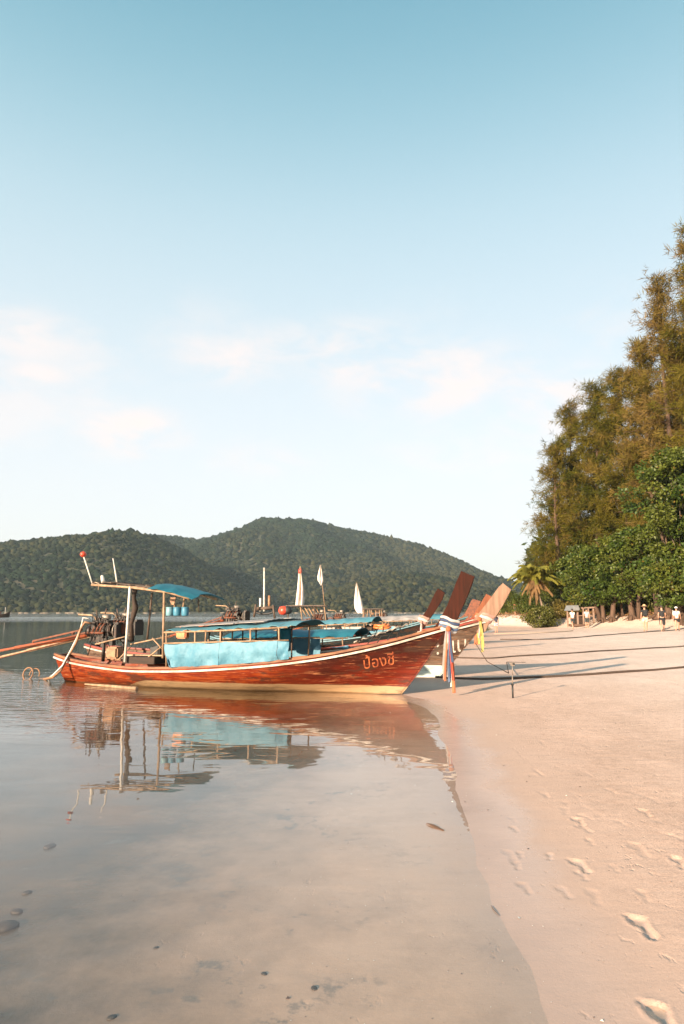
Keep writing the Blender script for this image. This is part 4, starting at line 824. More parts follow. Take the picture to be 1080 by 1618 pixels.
def palm(px, py, Y, bx, label):
    c = at(px, py, Y); b = at(bx, 972, Y); g = gz(b.x, Y); t = thing('coconut_palm', label, 'palm tree', (b.x, Y, g)); o = Vector((b.x, Y, g)); top = c - o; r_ = np.random.default_rng(5)
    put('trunk', MB().tube([Vector((0, 0, -.1)), Vector((top.x*.35, 0, top.z*.3)), Vector((top.x*.75, .1, top.z*.65)), top], [.19, .14, .12, .14], 9), BARKG, t)
    def frond(a, el, L_, droop, dead):
        pts = [top + Vector((math.cos(a)*math.cos(el), math.sin(a)*math.cos(el), math.sin(el)))*L_*f + Vector((0, 0, -droop*L_*f*f)) for f in np.linspace(0, 1, 9)]
        mb = MB(); mb.tube(pts, [.045*(1-f*.85) for f in np.linspace(0, 1, 9)], 5, False); V = []
        for s in (-1, 1):
            for k in range(46):
                f = .1 + .9*k/46; q = f*8; i0 = min(7, int(q)); p = pts[i0].lerp(pts[i0+1], q-i0); ax = (pts[i0+1]-pts[i0]).normalized(); sd = ax.cross(Vector((0, 0, 1))).normalized()*s; ln = L_*.27*math.sin(min(1, f*1.15+.18)*math.pi*.9)+.12
                d = (sd*.8 + ax*.55 + Vector((0, 0, -.45-.5*r_.random()-(.5 if dead else 0)))).normalized(); w = ax*.075; m_ = p + d*ln*.5; mb.add([p, m_ + w + Vector((0, 0, .01)), p + d*ln + Vector((0, 0, -.1*ln)), m_ - w], [(0, 1, 2, 3)])
        put('dead_frond' if dead else 'frond', mb, PALM_D if dead else PALM_G, t)
    for i in range(38): frond(i*2.4 + r_.uniform(-.2, .2), R(r_.uniform(2, 68)), r_.uniform(2.1, 3.1), r_.uniform(.35, .75), False)
    for i in range(12): frond(r_.uniform(2.8, 6.6), R(r_.uniform(-80, -35)), r_.uniform(1.8, 3.2), .1, True)
    mb = MB()
    for i in range(7): a = i*.9; mb.lathe(top + Vector((math.cos(a)*.22, math.sin(a)*.22, -.25)), [(0, -.13), (.09, -.08), (.12, 0), (.08, .1), (0, .13)], 8)
    put('coconuts', mb, MAT['tan'], t)
PALM_G = M('palm_leaf', (.27, .24, .035), .5, (.14, .15, .02), scale=1.3, trans=.3); PALM_D = M('dry_palm_leaf', (.25, .14, .05), .7, (.15, .085, .03), scale=1.3, trans=.3)
def X_(px, Y): return (px-540)/FPX*Y*1.0
T = 'tall casuarina '
for k, (px, Y, top, Rr, br, lab, tf) in enumerate([
    (884, 76, 712, 3.0, .42, 'leftmost and lowest feathery casuarina, standing beside the palm', 1100),
    (908, 80, 652, 3.6, .36, 'olive casuarina second from the left, rising above the palm', 1700),
    (949, 75, 622, 3.4, .34, 'green-brown casuarina between the palm and the tall middle one', 1900),
    (992, 71, 600, 3.4, .42, 'casuarina with a soft rounded top, left of the reddish tall trees', 2000),
    (1034, 66, 556, 3.2, .66, 'reddish brown casuarina under the tallest tree, its top showing against the sky', 2000),
    (1072, 61, 446, 2.9, .85, 'tall thin reddish casuarina with sparse top, reaching out to the left near the picture edge', 1700),
    (1140, 58, 350, 3.8, .62, 'tallest casuarina, cut by the right edge of the picture', 2600),
    (1090, 73, 560, 3.6, .5, 'casuarina behind the tallest ones near the right edge', 1700),
    (962, 88, 680, 4.0, .3, 'darker casuarina standing behind the middle of the group', 1300),
    (1130, 66, 480, 4.0, .5, 'casuarina wholly right of the others, its branches entering at the edge', 1200)]):
    casuarina(X_(px, Y), Y, (966-top)/FPX*Y*1.06 + .3, Rr, lab, 40+k, tufts=tf, brown=br, base_r=.22+.01*(Y < 70)*10)
for k, (px, Y, top, low, Rr, n, per, lf, lab) in enumerate([
    (1078, 54, 700, 900, 3.9, 80, 170, .27, 'large dark green broadleaf tree with layered branches at the right edge'),
    (1000, 60, 832, 935, 3.4, 60, 150, .26, 'broadleaf tree left of the layered one, over the walkers in dark clothes'),
    (1075, 52, 868, 935, 2.8, 50, 150, .25, 'low broadleaf tree over the walkers at the right edge'),
    (945, 64, 856, 940, 3.2, 60, 150, .25, 'bright green broadleaf tree over the small hut'),
    (912, 72, 868, 945, 2.5, 50, 150, .25, 'broadleaf tree just right of the palm, left of the hut'),
    (1110, 56, 800, 930, 4.0, 50, 130, .27, 'broadleaf tree reaching in from beyond the right edge')]):
    broadleaf(X_(px, Y), Y, (966-top)/FPX*Y + .3, Rr, max(.8, (966-low)/FPX*Y+.2), lab, 70+k, n, per, lf, flat=.42)
for k, (px, Y, top, Rr, tint, lab) in enumerate([
    (803, 92, 938, 1.9, .15, 'round green bush at the left end of the trees, above the far walker'), (826, 84, 941, 1.7, .05, 'bright green bush between the left end bush and the palm'), (786, 100, 946, 1.9, .5, 'yellowish bush behind the prow boards'),
    (879, 73, 944, 1.6, .75, 'dry yellow-brown shrub under the palm fronds, right side'), (893, 72, 952, 1.3, .9, 'low dry shrub beside the hut'), (850, 69, 940, 1.5, .3, 'small green bush at the foot of the palm'), (856, 88, 905, 2.6, .1, 'green bush tree directly behind the palm'), (1020, 62, 948, 1.2, .3, 'low bush between the thick trunks, right of centre'), (960, 66, 955, 1.0, .4, 'low green plant between the trunks near the hut')]):
    broadleaf(X_(px, Y), Y, (966-top)/FPX*Y + .25, Rr, .15, lab, 90+k, 26, 120, .17 if Y < 95 else .2, tint, .8, .05, 'shrub', 'bush', 'bushes at the edge of the beach', 2)
palm(843, 908, 71, 866, 'leaning coconut palm with yellow-green and dry hanging fronds')
# dim wood behind
def back_wood():
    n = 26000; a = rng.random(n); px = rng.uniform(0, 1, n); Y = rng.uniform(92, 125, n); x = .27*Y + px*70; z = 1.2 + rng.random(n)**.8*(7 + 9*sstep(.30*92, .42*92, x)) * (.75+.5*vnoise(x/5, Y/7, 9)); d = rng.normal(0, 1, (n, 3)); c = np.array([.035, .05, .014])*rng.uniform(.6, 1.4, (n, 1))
    V, C = quads(np.stack([x, Y, z], -1), d, rng.uniform(.6, 1.4, n), rng.uniform(.5, .9, n), c); return np_mesh('back_wood', V, (np.arange(n)*4)[:, None] + np.arange(4)[None], C)
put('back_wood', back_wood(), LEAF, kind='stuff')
# bare trunks in front of the shade
for k, (px, Y, r_, hh, ln, lab) in enumerate([(1036, 57, .42, 4.6, .12, 'thick reddish trunk behind the woman with the hat'), (1052, 56, .30, 4.4, .5, 'thick reddish trunk leaning left beside the man in black'), (948, 63, .20, 3.2, .1, 'slim trunk right of the hut'), (962, 62, .24, 3.4, -.5, 'trunk leaning left, right of the slim one by the hut'), (977, 63, .14, 3.0, .0, 'thin dark trunk in the middle of the grove'), (993, 60, .26, 3.2, .25, 'trunk with spreading roots between hut and walkers')]):
    x = X_(px, Y); g = gz(x, Y); t = thing('tree_stump_trunk', lab, 'tree', (x, Y, g), 0, 'bare trunks under the crowns'); t.name = 'bare_trunk_tree'
    put('trunk', MB().tube([(0, 0, -.1), (.03, 0, .35), (-ln*.3, 0, 1.4), (-ln*.7, 0, hh*.6), (-ln, 0, hh)], [r_*1.5, r_, r_*.85, r_*.75, r_*.65], 10), BARK, t)
    for j in range(4): a = 3.4 + j*.9; put('root', MB().tube([(math.cos(a)*.1, math.sin(a)*.1, .45), (math.cos(a)*r_*1.6, math.sin(a)*r_*1.3, .15), (math.cos(a)*r_*3.4, math.sin(a)*r_*2.5, -.05)], [r_*.4, r_*.3, r_*.12], 6), BARK, t)
# little shelter under the trees
def hut():
    Y = 64; x = X_(915, Y); g = gz(x, Y); t = thing('beach_hut', 'small open wooden hut with a grey roof and pale posts under the trees', 'hut', (x, Y, g)); s = Y/FPX; MP = M('pale_hut_post', (.30, .20, .15), .8, (.18, .12, .085), scale=6)
    for px in (908, 917, 925, 933): put('post', MB().beam((( px-915)*s, 0, -.1), ((px-915)*s, 0, 1.65), .16 if px in (908, 933) else .11, .12), MP, t)
    for px in (900, 930): put('post', MB().beam(((px-915)*s, 1.4, -.1), ((px-915)*s, 1.4, 1.6), .12, .12), MP, t)
    put('roof', MB().prism([(-18*s, 1.45), (-14*s, 1.95), (-8*s, 1.95), (-6*s, 1.62), (-6.5*s, 1.5)], -.5, 1.8), M('grey_roofing', (.20, .21, .22), .7), t)
    put('beam', MB().beam((-7*s, -.02, 1.68), (20*s, -.02, 1.76), .12, .14), MP, t); put('rail', MB().beam((-6*s, 0, 1.0), (17*s, 0, 1.0), .06, .08), MP, t); put('back_wall', MB().box((4*s, 1.5, .7), (25*s, .06, 1.2)), MAT['inner'], t); put('floor', MB().box((2*s, .7, .12), (30*s, 1.8, .2)), MAT['deck'], t)
hut()
def litter():
    n = 9000; Y = rng.uniform(46, 98, n); x = np.interp(Y, TY, TX) + rng.normal(0, 1, n)*.9 + rng.uniform(-.6, 2.5, n); z = base_z(x, Y) + .03; d = rng.normal(0, 1, (n, 3))*[1, 1, .45]; c = np.where(rng.random((n, 1)) < .5, [[.30, .15, .08]], [[.20, .12, .05]])*rng.uniform(.6, 1.5, (n, 1))
    V, C = quads(np.stack([x, Y, z], -1), d, rng.uniform(.10, .4, n), rng.uniform(.05, .16, n), c); return np_mesh('leaf_litter', V, (np.arange(n)*4)[:, None] + np.arange(4)[None], C)
put('leaf_litter', litter(), LEAF, kind='stuff')
# ---------------------------------------------------------------- flags, barrels, cloths, ropes and other loose things
def flag_on_pole(b, pole, cloth, label, w=.04):
    """pole: (px, y bottom, y top); cloth: outline in pixels, hanging from the pole"""
    o = wp(b, lp(b, pole[0], pole[1], 0)); t = thing('white_flag', label, 'flag', o, R(ANG), 'white flags on the boats'); O = lp(b, pole[0], pole[1], 0)
    loc = lambda px, py, y=0: lp(b, px, py, y) - O
    put('pole', MB().tube([loc(pole[0], pole[1]), loc(pole[3], pole[2])], w, 7), MAT['pole'], t)
    g = []
    for i, (xa, xb, y) in enumerate(cloth):
        g.append([loc(xa + (xb-xa)*j/8, y + .4*math.sin(j*1.7+i), .16*math.sin(j*1.5 + i*.55)*(.3+j/12)) for j in range(9)])
    put('cloth', MB().grid(g, thick=.012), MAT['flag'], t)
flag_on_pole(B4, (474, 962, 895, 474), [(473, 475, 899), (471, 476, 908), (470, 478, 920), (469, 479.5, 932), (467.5, 480.5, 945), (466, 480, 959)], 'tall white flag with a red knot above it, at the stern of the brown boat')
put('cloth_knot', MB().lathe(lp(B4, 474, 903, 0), [(0, -.15), (.09, -.1), (.11, 0), (.08, .15), (0, .2)], 10), MAT['redp'], B4)
flag_on_pole(B5, (513, 965, 893, 506), [(505.5, 507, 893), (503, 508.5, 902), (501, 510, 911), (501.5, 511, 917), (504, 510, 921), (506, 508, 925)], 'small white pennant standing highest and alone against the green hill', .025)
flag_on_pole(B6, (572, 968, 920, 563), [(562.5, 564, 922), (561, 566, 930), (560, 569, 941), (559, 572, 952), (560, 574, 962), (564, 575, 969)], 'white flag farthest right, leaning over the last stern of the row', .035)
# three small barrels on the canopy roof
for i, (px, m, lab) in enumerate(((267.5, 'barrel_l', 'pale blue plastic bucket on the canopy roof, leftmost of three'), (279, 'barrel', 'blue plastic bucket on the canopy roof, middle one of three'), (292, 'barrel', 'blue plastic bucket on the canopy roof, rightmost, set slightly apart'))):
    p = lp(B1, px, 973, .15 + .03*i); t = thing('bucket', lab, 'bucket', wp(B1, p), 0, 'blue buckets on the canopy roof')
    put('body', MB().lathe((0, 0, 0), [(0, 0), (.078, 0), (.086, .02), (.092, .10), (.090, .17), (.082, .19)], 18), MAT[m], t); put('lid', MB().lathe((0, 0, .185), [(.094, 0), (.095, .022), (.05, .03), (0, .032)], 18), MAT[m], t)
def jerry(name, lab, cat, b, px, py, y, s, m):
    t = thing(name, lab, cat, wp(b, lp(b, px, py, y)), R(ANG))
    put('body', MB().box((0, 0, .5*s[2]), s, bev=.03), MAT[m], t); put('cap', MB().lathe((s[0]*.25, 0, s[2]), [(.03, 0), (.03, .04), (0, .04)], 10), MAT['black'], t); put('handle', MB().tube([(-.08, 0, s[2]-.01), (-.06, 0, s[2]+.05), (.05, 0, s[2]+.05), (.07, 0, s[2]-.01)], .012, 6), MAT[m], t)
jerry('jerrycan', 'orange plastic fuel can under the blue canopy of the nearest boat, near its after end', 'fuel can', B1, 288, 1009, .0, (.28, .18, .24), 'orange')
jerry('jerrycan', 'small rust-red fuel can beside the engine of the nearest boat', 'fuel can', B1, 192, 1002, .1, (.13, .12, .26), 'rust')
t = thing('water_drum', 'dark blue plastic drum under the front end of the nearest blue canopy', 'drum', wp(B1, lp(B1, 449, 1022, .3)), R(ANG))
put('body', MB().lathe((0, 0, 0), [(0, 0), (.16, 0), (.18, .03), (.18, .16), (.19, .18), (.18, .2), (.18, .38), (.15, .42), (0, .42)], 20), MAT['tarp2'], t); put('lid', MB().lathe((0, 0, .42), [(.12, 0), (.12, .03), (0, .035)], 16), MAT['black'], t)
t = thing('fishing_buoy', 'red and black round buoy on the far canopy, left of the tall white flag', 'buoy', wp(B2, lp(B2, 448, 972, .3)), 0)
put('float', MB().lathe((0, 0, .0), [(0, 0), (.12, .03), (.17, .12), (.13, .24), (0, .27)], 14), MAT['redp'], t); put('rubber_cover', MB().lathe((.11, -.02, .0), [(0, .03), (.11, .05), (.14, .14), (.10, .24), (0, .28)], 14), MAT['black'], t)
# water containers standing in the black boat
for i, (px, w, lab) in enumerate(((522, .5, 'white foam box on the black boat, under the after part of its canopy'), (552, .55, 'white foam box on the black boat, under the middle of its canopy'), (565, .4, 'white foam box on the black boat, near the front of its canopy'))):
    t = thing('foam_box', lab, 'box', wp(B3, lp(B3, px, 1002, -.3)), R(ANG), 'foam boxes on the black boat'); put('body', MB().box((0, 0, .13), (w, .35, .26), bev=.02), MAT['white'], t); put('lid', MB().box((0, 0, .285), (w+.03, .38, .045), bev=.01), MAT['white'], t)
def coil(lab, b, px, py, y, r_, m, n=4, th=.03, cat='rope'):
    mb = MB(); pts = [Vector((math.cos(a)*(r_*(.7+.3*math.sin(a*.37))), math.sin(a)*r_*(.75), .03*a/6.28 + .03*math.sin(a*2.3))) for a in [i*.45 for i in range(int(14*n))]]
    mb.tube(pts, th, 6); put('coiled_rope', mb, MAT[m], None, label=lab, cat=cat, loc=wp(b, lp(b, px, py, y)))
coil('orange rope coiled on the foredeck of the black boat', B3, 604, 993, -.2, .36, 'orange', 5, .045)
coil('dark rope coiled on the deck behind the orange rope', B3, 586, 995, 0, .3, 'rope', 5, .05)
t = thing('folding_anchor', 'tangle of thin black iron rods, an anchor lying on the foredeck of the red boat', 'anchor', wp(B1, lp(B1, 600, 1013, .05)), R(ANG))
mbx = MB(); rr = random.Random(3)
put('shank', MB().tube([(-.5, -.05, .0), (.35, .08, .25)], .016, 6), MAT['steel'], t)
for k in range(5): put('fluke', MB().tube([(-.45+.2*k, -.1, -.06), (-.28+.17*k, 0, .12+.05*rr.random()), (-.35+.2*k + .14*rr.random(), .1, .24 + .04*k)], .011, 5), MAT['steel'], t)
put('chain', MB().tube([(-.6+.06*k, .08*math.sin(k*1.1), -.04+.02*k + .02*math.sin(k*2)) for k in range(22)], .018, 6), MAT['alu'], t)

# striped cloths round the prows with hanging ribbons
def prow_wrap(b, tip_dx, w, h, cols, label, z_off=0, lean=.3):
    H = t_h[b.name]; tp = H.P(1, 1, 1); o = Vector((tp.x + tip_dx, 0, tp.z + z_off)); t = thing('prow_cloth', label, 'cloth', wp(b, o), R(ANG), 'cloths tied round the prows')
    n = len(cols)
    for k, c in enumerate(cols):
        mb = MB(); z0 = -h/2 + h*k/n; g = []
        for i in range(25):
            a = 2*math.pi*i/24; ww = w*(.5 + .05*math.sin(a*3 + k)) ; tt = .085 + .012*math.sin(a*5 + k*2)
            row = []
            for j in range(4):
                f = j/3; zz = z0 + h/n*f; bul = math.sin(f*math.pi)*.018; row.append(Vector((math.cos(a)*(ww+bul) + (zz)*lean + .0, math.sin(a)*(tt+bul), zz + .25*math.cos(a)*-w*.7 + .008*math.sin(a*4+k))))
            g.append(row)
        mb.grid(g); put('cloth_band', mb, c, t)
    return t
def cloth(name, c): return M(name, c, .8, tuple(x*.7 for x in c), scale=9, bump=.004, trans=.2)
CW, CB, CN, CO, CP, CY, CR = cloth('white_sash', (.58, .54, .51)), cloth('blue_sash', (.11, .16, .26)), cloth('navy_sash', (.05, .08, .16)), cloth('orange_sash', (.50, .16, .07)), cloth('pink_sash', (.48, .27, .22)), cloth('yellow_sash', (.55, .46, .14)), cloth('red_sash', (.55, .09, .05))
prow_wrap(B1, .0, .38, .26, [CW, CB, CW, CN, CW], 'white and blue striped cloth wrapped round the prow of the nearest red boat', .02, .45)
prow_wrap(B2, .0, .34, .20, [CP, CW, CP], 'pale pink cloth wrapped round the bleached prow', .04, .7)
prow_wrap(B3, -.02, .42, .28, [CP, CW, CP], 'pink cloth wrapped round the dark prow of the black boat', .06, .5)
prow_wrap(B4, .0, .40, .24, [CP, CO], 'peach cloth wrapped round the orange prow', .05, .5)
def ribbons(b, x, y, z, items, label, seed=1):
    H = t_h[b.name]; tp = H.P(1, 1, 1); t = thing('prow_ribbons', label, 'ribbons', wp(b, (tp.x + x, y, tp.z + z)), R(ANG), 'ribbons hanging from the prows'); r_ = random.Random(seed)
    for dx, dy, ln, w, m in items:
        g = []; ph = r_.random()*6; n = 14
        for i in range(n+1):
            f = i/n; s = math.sin(f*5 + ph)*.012*f; cx = dx*(.25 + .75*f) + s; cy = dy*(.3+.7*f) + .015*math.sin(f*7+ph)
            g.append([Vector((cx + (j/3-.5)*w*(.7+.3*f), cy + .015*math.sin(j*2.2 + ph + f*2), -ln*f + .004*j)) for j in range(4)])
        put('ribbon', MB().grid(g, thick=.005), m, t)
    put('knot', MB().lathe((0, 0, -.02), [(0, -.06), (.05, -.04), (.06, 0), (.04, .05), (0, .06)], 10), items[1][4], t)
ribbons(B1, .02, -.14, -.05, [(-.11, -.02, 1.05, .05, CP), (-.08, -.05, 1.08, .045, CO), (-.04, .0, 1.0, .035, CW), (.0, -.04, 1.10, .04, CB), (.04, .0, 1.02, .045, CN), (.07, -.03, 1.06, .04, CR), (.09, .03, 1.32, .07, CO), (.03, .04, 1.20, .04, CW), (-.09, .03, .92, .05, CB), (.08, -.06, .7, .05, CN), (-.14, .02, .85, .05, CW)], 'orange, blue and white ribbons hanging from the prow of the nearest red boat', 4)
ribbons(B2, -.16, -.10, .02, [(.05, 0, .86, .06, CY), (.02, .02, .45, .04, CO), (.09, -.02, .74, .05, CY), (-.02, 0, .5, .04, CW)], 'yellow ribbons hanging from the bleached prow', 5)
_q = lp(B4, 752, 990, -.2); _tp = t_h[B4.name].P(1, 1, 1)
ribbons(B4, _q.x - _tp.x, -.2, _q.z - _tp.z, [(-.08, 0, 1.15, .16, CO), (.06, .02, 1.25, .15, CO), (.12, 0, .9, .1, CY)], 'long orange ribbons hanging behind the bow of the dark hulled boat', 6)
ribbons(B3, -.06, -.12, -.02, [(-.05, 0, .5, .06, CW), (0, .02, .62, .06, CP)], 'short pale ribbons hanging from the dark prow of the black boat', 7)

# mooring ropes over the sand
def sand_rope(pts, r_, m, label, start=None, n=60):
    P = [on_ground(a, c) + Vector((0, 0, r_*.7)) for a, c in pts]
    def cr(i, f):
        a, b, c, d = P[max(i-1, 0)], P[i], P[i+1], P[min(i+2, len(P)-1)]; return .5*((2*b) + (c-a)*f + (2*a-5*b+4*c-d)*f*f + (3*b-a-3*c+d)*f**3)
    out = []
    for i in range(len(P)-1):
        k = max(2, n//len(P))
        for j in range(k):
            q = cr(i, j/k)
            if i >= (len(start)-1 if start else 0): q.z = gz(q.x, q.y) + r_*.75 + .01*math.sin(q.x*1.1)**2
            q.y += .05*math.sin(q.x*1.3)*(i > 0); out.append(q)
    out.append(P[-1]); put('mooring_rope', MB().tube(out, r_, 7), MAT[m], None, label=label, cat='rope', group='mooring ropes across the sand')
sand_rope([(688, 1071), (760, 1074), (860, 1071), (960, 1065), (1100, 1054)], .030, 'rope', 'thick dark rope lying nearest the camera across the sand, behind the small pole')
sand_rope([(716, 1040), (770, 1041), (812, 1038), (880, 1034), (960, 1029), (1100, 1020)], .026, 'rope', 'dark rope across the sand from the dark hulled boat, second from the camera')
sand_rope([(790, 1011), (880, 1010), (980, 1002), (1100, 992)], .03, 'rope', 'thin rope across the far sand in front of the walkers')
sand_rope([(780, 1002), (860, 1000), (905, 997)], .03, 'ropel', 'pale short rope on the far sand left of the man in the white shirt')
put('bow_line', MB().tube([wp(B2, (12.0, -.12, .95)), wp(B2, (12.35, -.5, .5)), wp(B2, (12.9, -.8, .26)), on_ground(800, 1047) + Vector((0, 0, .02)), on_ground(830, 1047) + Vector((0, 0, .015))], .010, 6), MAT['rope'], None, label='thin line sagging from the bow of the dark hulled boat to the sand', cat='rope')
# little camera on a pole pushed into the sand
q = on_ground(810, 1103); t = thing('camera_pole', 'small action camera on a thin black extending pole stuck in the sand', 'camera', q)
sc = q.y/FPX*1.02
put('grip', MB().tube([(0, 0, -.03), (0, 0, 20*sc)], .018, 10), MAT['black'], t); put('tube', MB().tube([(0, 0, 20*sc), (.008, 0, 34*sc)], .011, 8).tube([(.008, 0, 34*sc), (.014, 0, 47*sc)], .008, 8), MAT['alu'], t); put('clamp', MB().box((0, 0, 20*sc), (.05, .045, .035), bev=.005), MAT['black'], t)
put('camera_body', MB().box((.016, 0, 50*sc), (.085, .05, .07), bev=.008), MAT['alu'], t); put('lens', MB().lathe((.03, -.026, 50*sc+.006), [(.022, 0), (.022, .008), (.016, .010), (0, .010)], 14, (0, -1, 0)), MAT['black'], t)
# things in the shallows
ps = [wp(B1, lp(B1, 143, 985, -.3)), wp(B1, lp(B1, 134, 983, -.35)), wp(B1, lp(B1, 127, 994, -.4)), wp(B1, lp(B1, 120, 1016, -.45)), wp(B1, lp(B1, 106, 1040, -.5)), wp(B1, lp(B1, 95, 1060, -.6)), wp(B1, lp(B1, 84, 1070, -.7)), ground(70, 1073, 0), ground(62, 1072, -.12)]
put('bent_hose', MB().tube(ps, .030, 8), MAT['tan'], None, label='tan hose running from the engine of the nearest boat down into the water', cat='hose', group='hoses at the stern')
ps2 = [wp(B1, lp(B1, 141, 978, -.1)), wp(B1, lp(B1, 131, 976, -.15)), wp(B1, lp(B1, 128, 990, -.2)), wp(B1, lp(B1, 122, 1006, -.3)), wp(B1, lp(B1, 110, 1030, -.5)), wp(B1, lp(B1, 98, 1052, -.6)), wp(B1, lp(B1, 84, 1066, -.7)), ground(76, 1072, 0), ground(70, 1072, -.1)]
put('bent_hose', MB().tube(ps2, .020, 8), MAT['wpole'], None, label='thinner pale hose beside the tan one at the stern of the nearest boat', cat='hose', group='hoses at the stern')
c = ground(44, 1072, 0); mb = MB(); mb.tube([c + Vector((.125*math.cos(a) - .01, .05*math.sin(a), .12 + .155*math.sin(a))) for a in [i*2*math.pi/24 for i in range(25)]], .018, 8); 
mb.tube([c + Vector((.14+.13*math.cos(a), .05 + .05*math.sin(a), .09 + .16*math.sin(a))) for a in [i*math.pi/14 - .3 for i in range(17)]], .016, 8)
put('hose_loop', mb, MAT['tan'], None, label='looped end of an orange-brown hose sticking up from the water, left of the stern', cat='hose')
a0 = ground(134, 1081, .03); a1 = ground(216, 1088, .02); mb = MB(); mb.tube([a0, a0.lerp(a1, .5) + Vector((0, .02, .0)), a1], [.02, .035, .045], 8); put('floating_pole', mb, MAT['pole'], None, label='bamboo pole floating along the hull near the stern', cat='pole')
c = ground(687, 1307, 0.0); g = [[c + Vector(((-.06+.02*i) + .0, (.09-.03*i), .006 + .004*math.sin(i))) + Vector((.02, .012, 0))*(j-1)*math.sin((i+.4)/7*math.pi)*.9 for j in range(3)] for i in range(7)]
put('fallen_leaf', MB().grid(g, thick=.002), M('brown_leaf', (.20, .10, .05), .7), None, label='small brown leaf floating on the shallow water', cat='leaf')
g0 = on_ground(776, 1432); g1 = on_ground(789, 1448); put('twig', MB().tube([g0 + Vector((0, 0, .004)), g0.lerp(g1, .4) + Vector((-.006, -.01, .006)), g1 + Vector((0, 0, .003))], [.0012, .0022, .0010], 6), MAT['dpole'], None, label='thin curved dark twig on the wet sand', cat='twig')
# stones under and beside the water
def stone(px, py, s, lab, i):
    p = on_ground(px, py); bm = bmesh.new(); bmesh.ops.create_icosphere(bm, subdivisions=2, radius=1)
    r_ = random.Random(i)
    for v in bm.verts: v.co = Vector((v.co.x*s*1.5, v.co.y*s*1.1, v.co.z*s*.5)) * (1 + .25*(vnoise(np.array([v.co.x*1.3+i]), np.array([v.co.y*1.3+v.co.z]), i)[0]-.5))
    me = bpy.data.meshes.new('stone'); bm.to_mesh(me); bm.free(); me.polygons.foreach_set('use_smooth', [True]*len(me.polygons)); put('stone', me, STM, None, label=lab, cat='stone', group='stones in the shallow water', loc=p + Vector((0, 0, s*.1)), rotz=r_.random()*3)
STM = M('dark_stone', (.03, .024, .019), .6, (.06, .045, .035), scale=14, bump=.01)
stone(6, 1466, .055, 'dark round stone at the left edge of the picture', 1); stone(26, 1441, .028, 'small dark stone just right of the stone at the left edge', 2); stone(42, 1411, .022, 'small stone above the two stones at the left edge', 3)
stone(246, 1498, .011, 'small black pebble alone on the pale sea bed', 4); stone(496, 1562, .014, 'dark pebble near the middle bottom of the picture', 5); stone(417, 1539, .012, 'flat pebble left of the lowest dark pebble', 6); stone(78, 1338, .035, 'flat greenish stone just under the surface at left', 7); stone(176, 1608, .016, 'pale pebble at the bottom edge of the picture', 8)
def flecks():
    n = 7000; y = rng.uniform(2.2, 14, n)**1.0; x = rng.uniform(-3, 8, n); k = (np.abs(x/y) < .6) & (shore_d(x, y) > -1.2); x, y = x[k], y[k]; n = len(x); z = base_z(x, y); s = rng.uniform(.0012, .0045, n); s = np.where(rng.random(n) < .035, s*3.2, s); a = rng.uniform(0, 6.3, n)
    c, sn = np.cos(a)*s, np.sin(a)*s; V = np.stack([np.stack([x+c, y+sn, z+.001], -1), np.stack([x-sn*.7, y+c*.7, z+.002+s*.5], -1), np.stack([x-c, y-sn, z+.001], -1), np.stack([x+sn*.7, y-c*.7, z+.003], -1)], 1)
    col = np.where(rng.random((n, 1)) < .6, [[.80, .75, .66]], [[.12, .07, .05]]); return np_mesh('shell_bits', V.reshape(-1, 3), (np.arange(n)*4)[:, None] + np.arange(4)[None], np.repeat(col, 4, 0))
put('shell_bits', flecks(), M('shell', (1, 1, 1), .6, (.8, .8, .8), attr='tint'), kind='stuff')
# boat far out at the left edge
def far_boat():
    Y = 190; c = at(-4, 967, Y); t = thing('anchored_boat', 'small dark wooden boat far out on the bay at the left edge', 'boat', (c.x, c.y, 0), R(12)); s = Y/FPX
    g = []
    for i in range(13):
        u = i/12*2-1; w = 1.0*(1-abs(u)**2.5)+.05; sh = 1.0 + .9*u**4; g.append([Vector((u*3.2, -w, sh)), Vector((u*3.0, -w*.8, .1)), Vector((u*3.0, w*.8, .1)), Vector((u*3.2, w, sh))])
    put('hull', MB().grid(g, thick=.06), MAT['inner'], t); put('cabin', MB().box((-.3, 0, 1.4), (2.2, 1.3, .9), bev=.05), MAT['rust'], t); put('mast', MB().tube([(1.9, 0, .6), (1.9, 0, 2.9)], .06), MAT['wpole'], t); put('roof', MB().box((-.3, 0, 1.9), (2.6, 1.6, .08), bev=.02), MAT['tarp2'], t)
far_boat()
# ---------------------------------------------------------------- people walking on the far sand
def skin_obj(name, joints, edges, mat, parent, sub=2, root=0):
    me = bpy.data.meshes.new(name); me.from_pydata([j[:3] for j in joints], edges, []); o = bpy.data.objects.new(name, me); COL.objects.link(o); o.parent = parent; me.materials.append(mat)
    m = o.modifiers.new('skin', 'SKIN'); m.use_smooth_shade = True
    for i, j in enumerate(joints):
        v = me.skin_vertices[0].data[i]; r_ = j[3]; v.radius = (r_, r_ if len(j) < 5 else j[4]); v.use_root = (i == root)
    s = o.modifiers.new('sub', 'SUBSURF'); s.levels = sub; s.render_levels = sub
    return o
CL = lambda n, c: M(n, c, .85, tuple(x*.75 for x in c), scale=8, bump=.01)
SK = M('tanned_skin', (.48, .26, .17), .55, (.42, .22, .14), scale=6); HAIR = M('dark_hair', (.02, .014, .012), .6, (.035, .022, .016), scale=20)
SH = dict(white=CL('white_shirt', (.78, .76, .72)), grey=CL('grey_shirt', (.34, .36, .40)), black=CL('black_clothes', (.018, .018, .02)), dark=CL('dark_shorts', (.05, .06, .06)), navy=CL('navy_top', (.05, .05, .08)), cream=CL('cream_top', (.70, .58, .46)), red=CL('faded_red_top', (.5, .16, .12)), denim=CL('pale_denim', (.42, .46, .52)), straw=CL('straw_hat', (.55, .33, .18)))
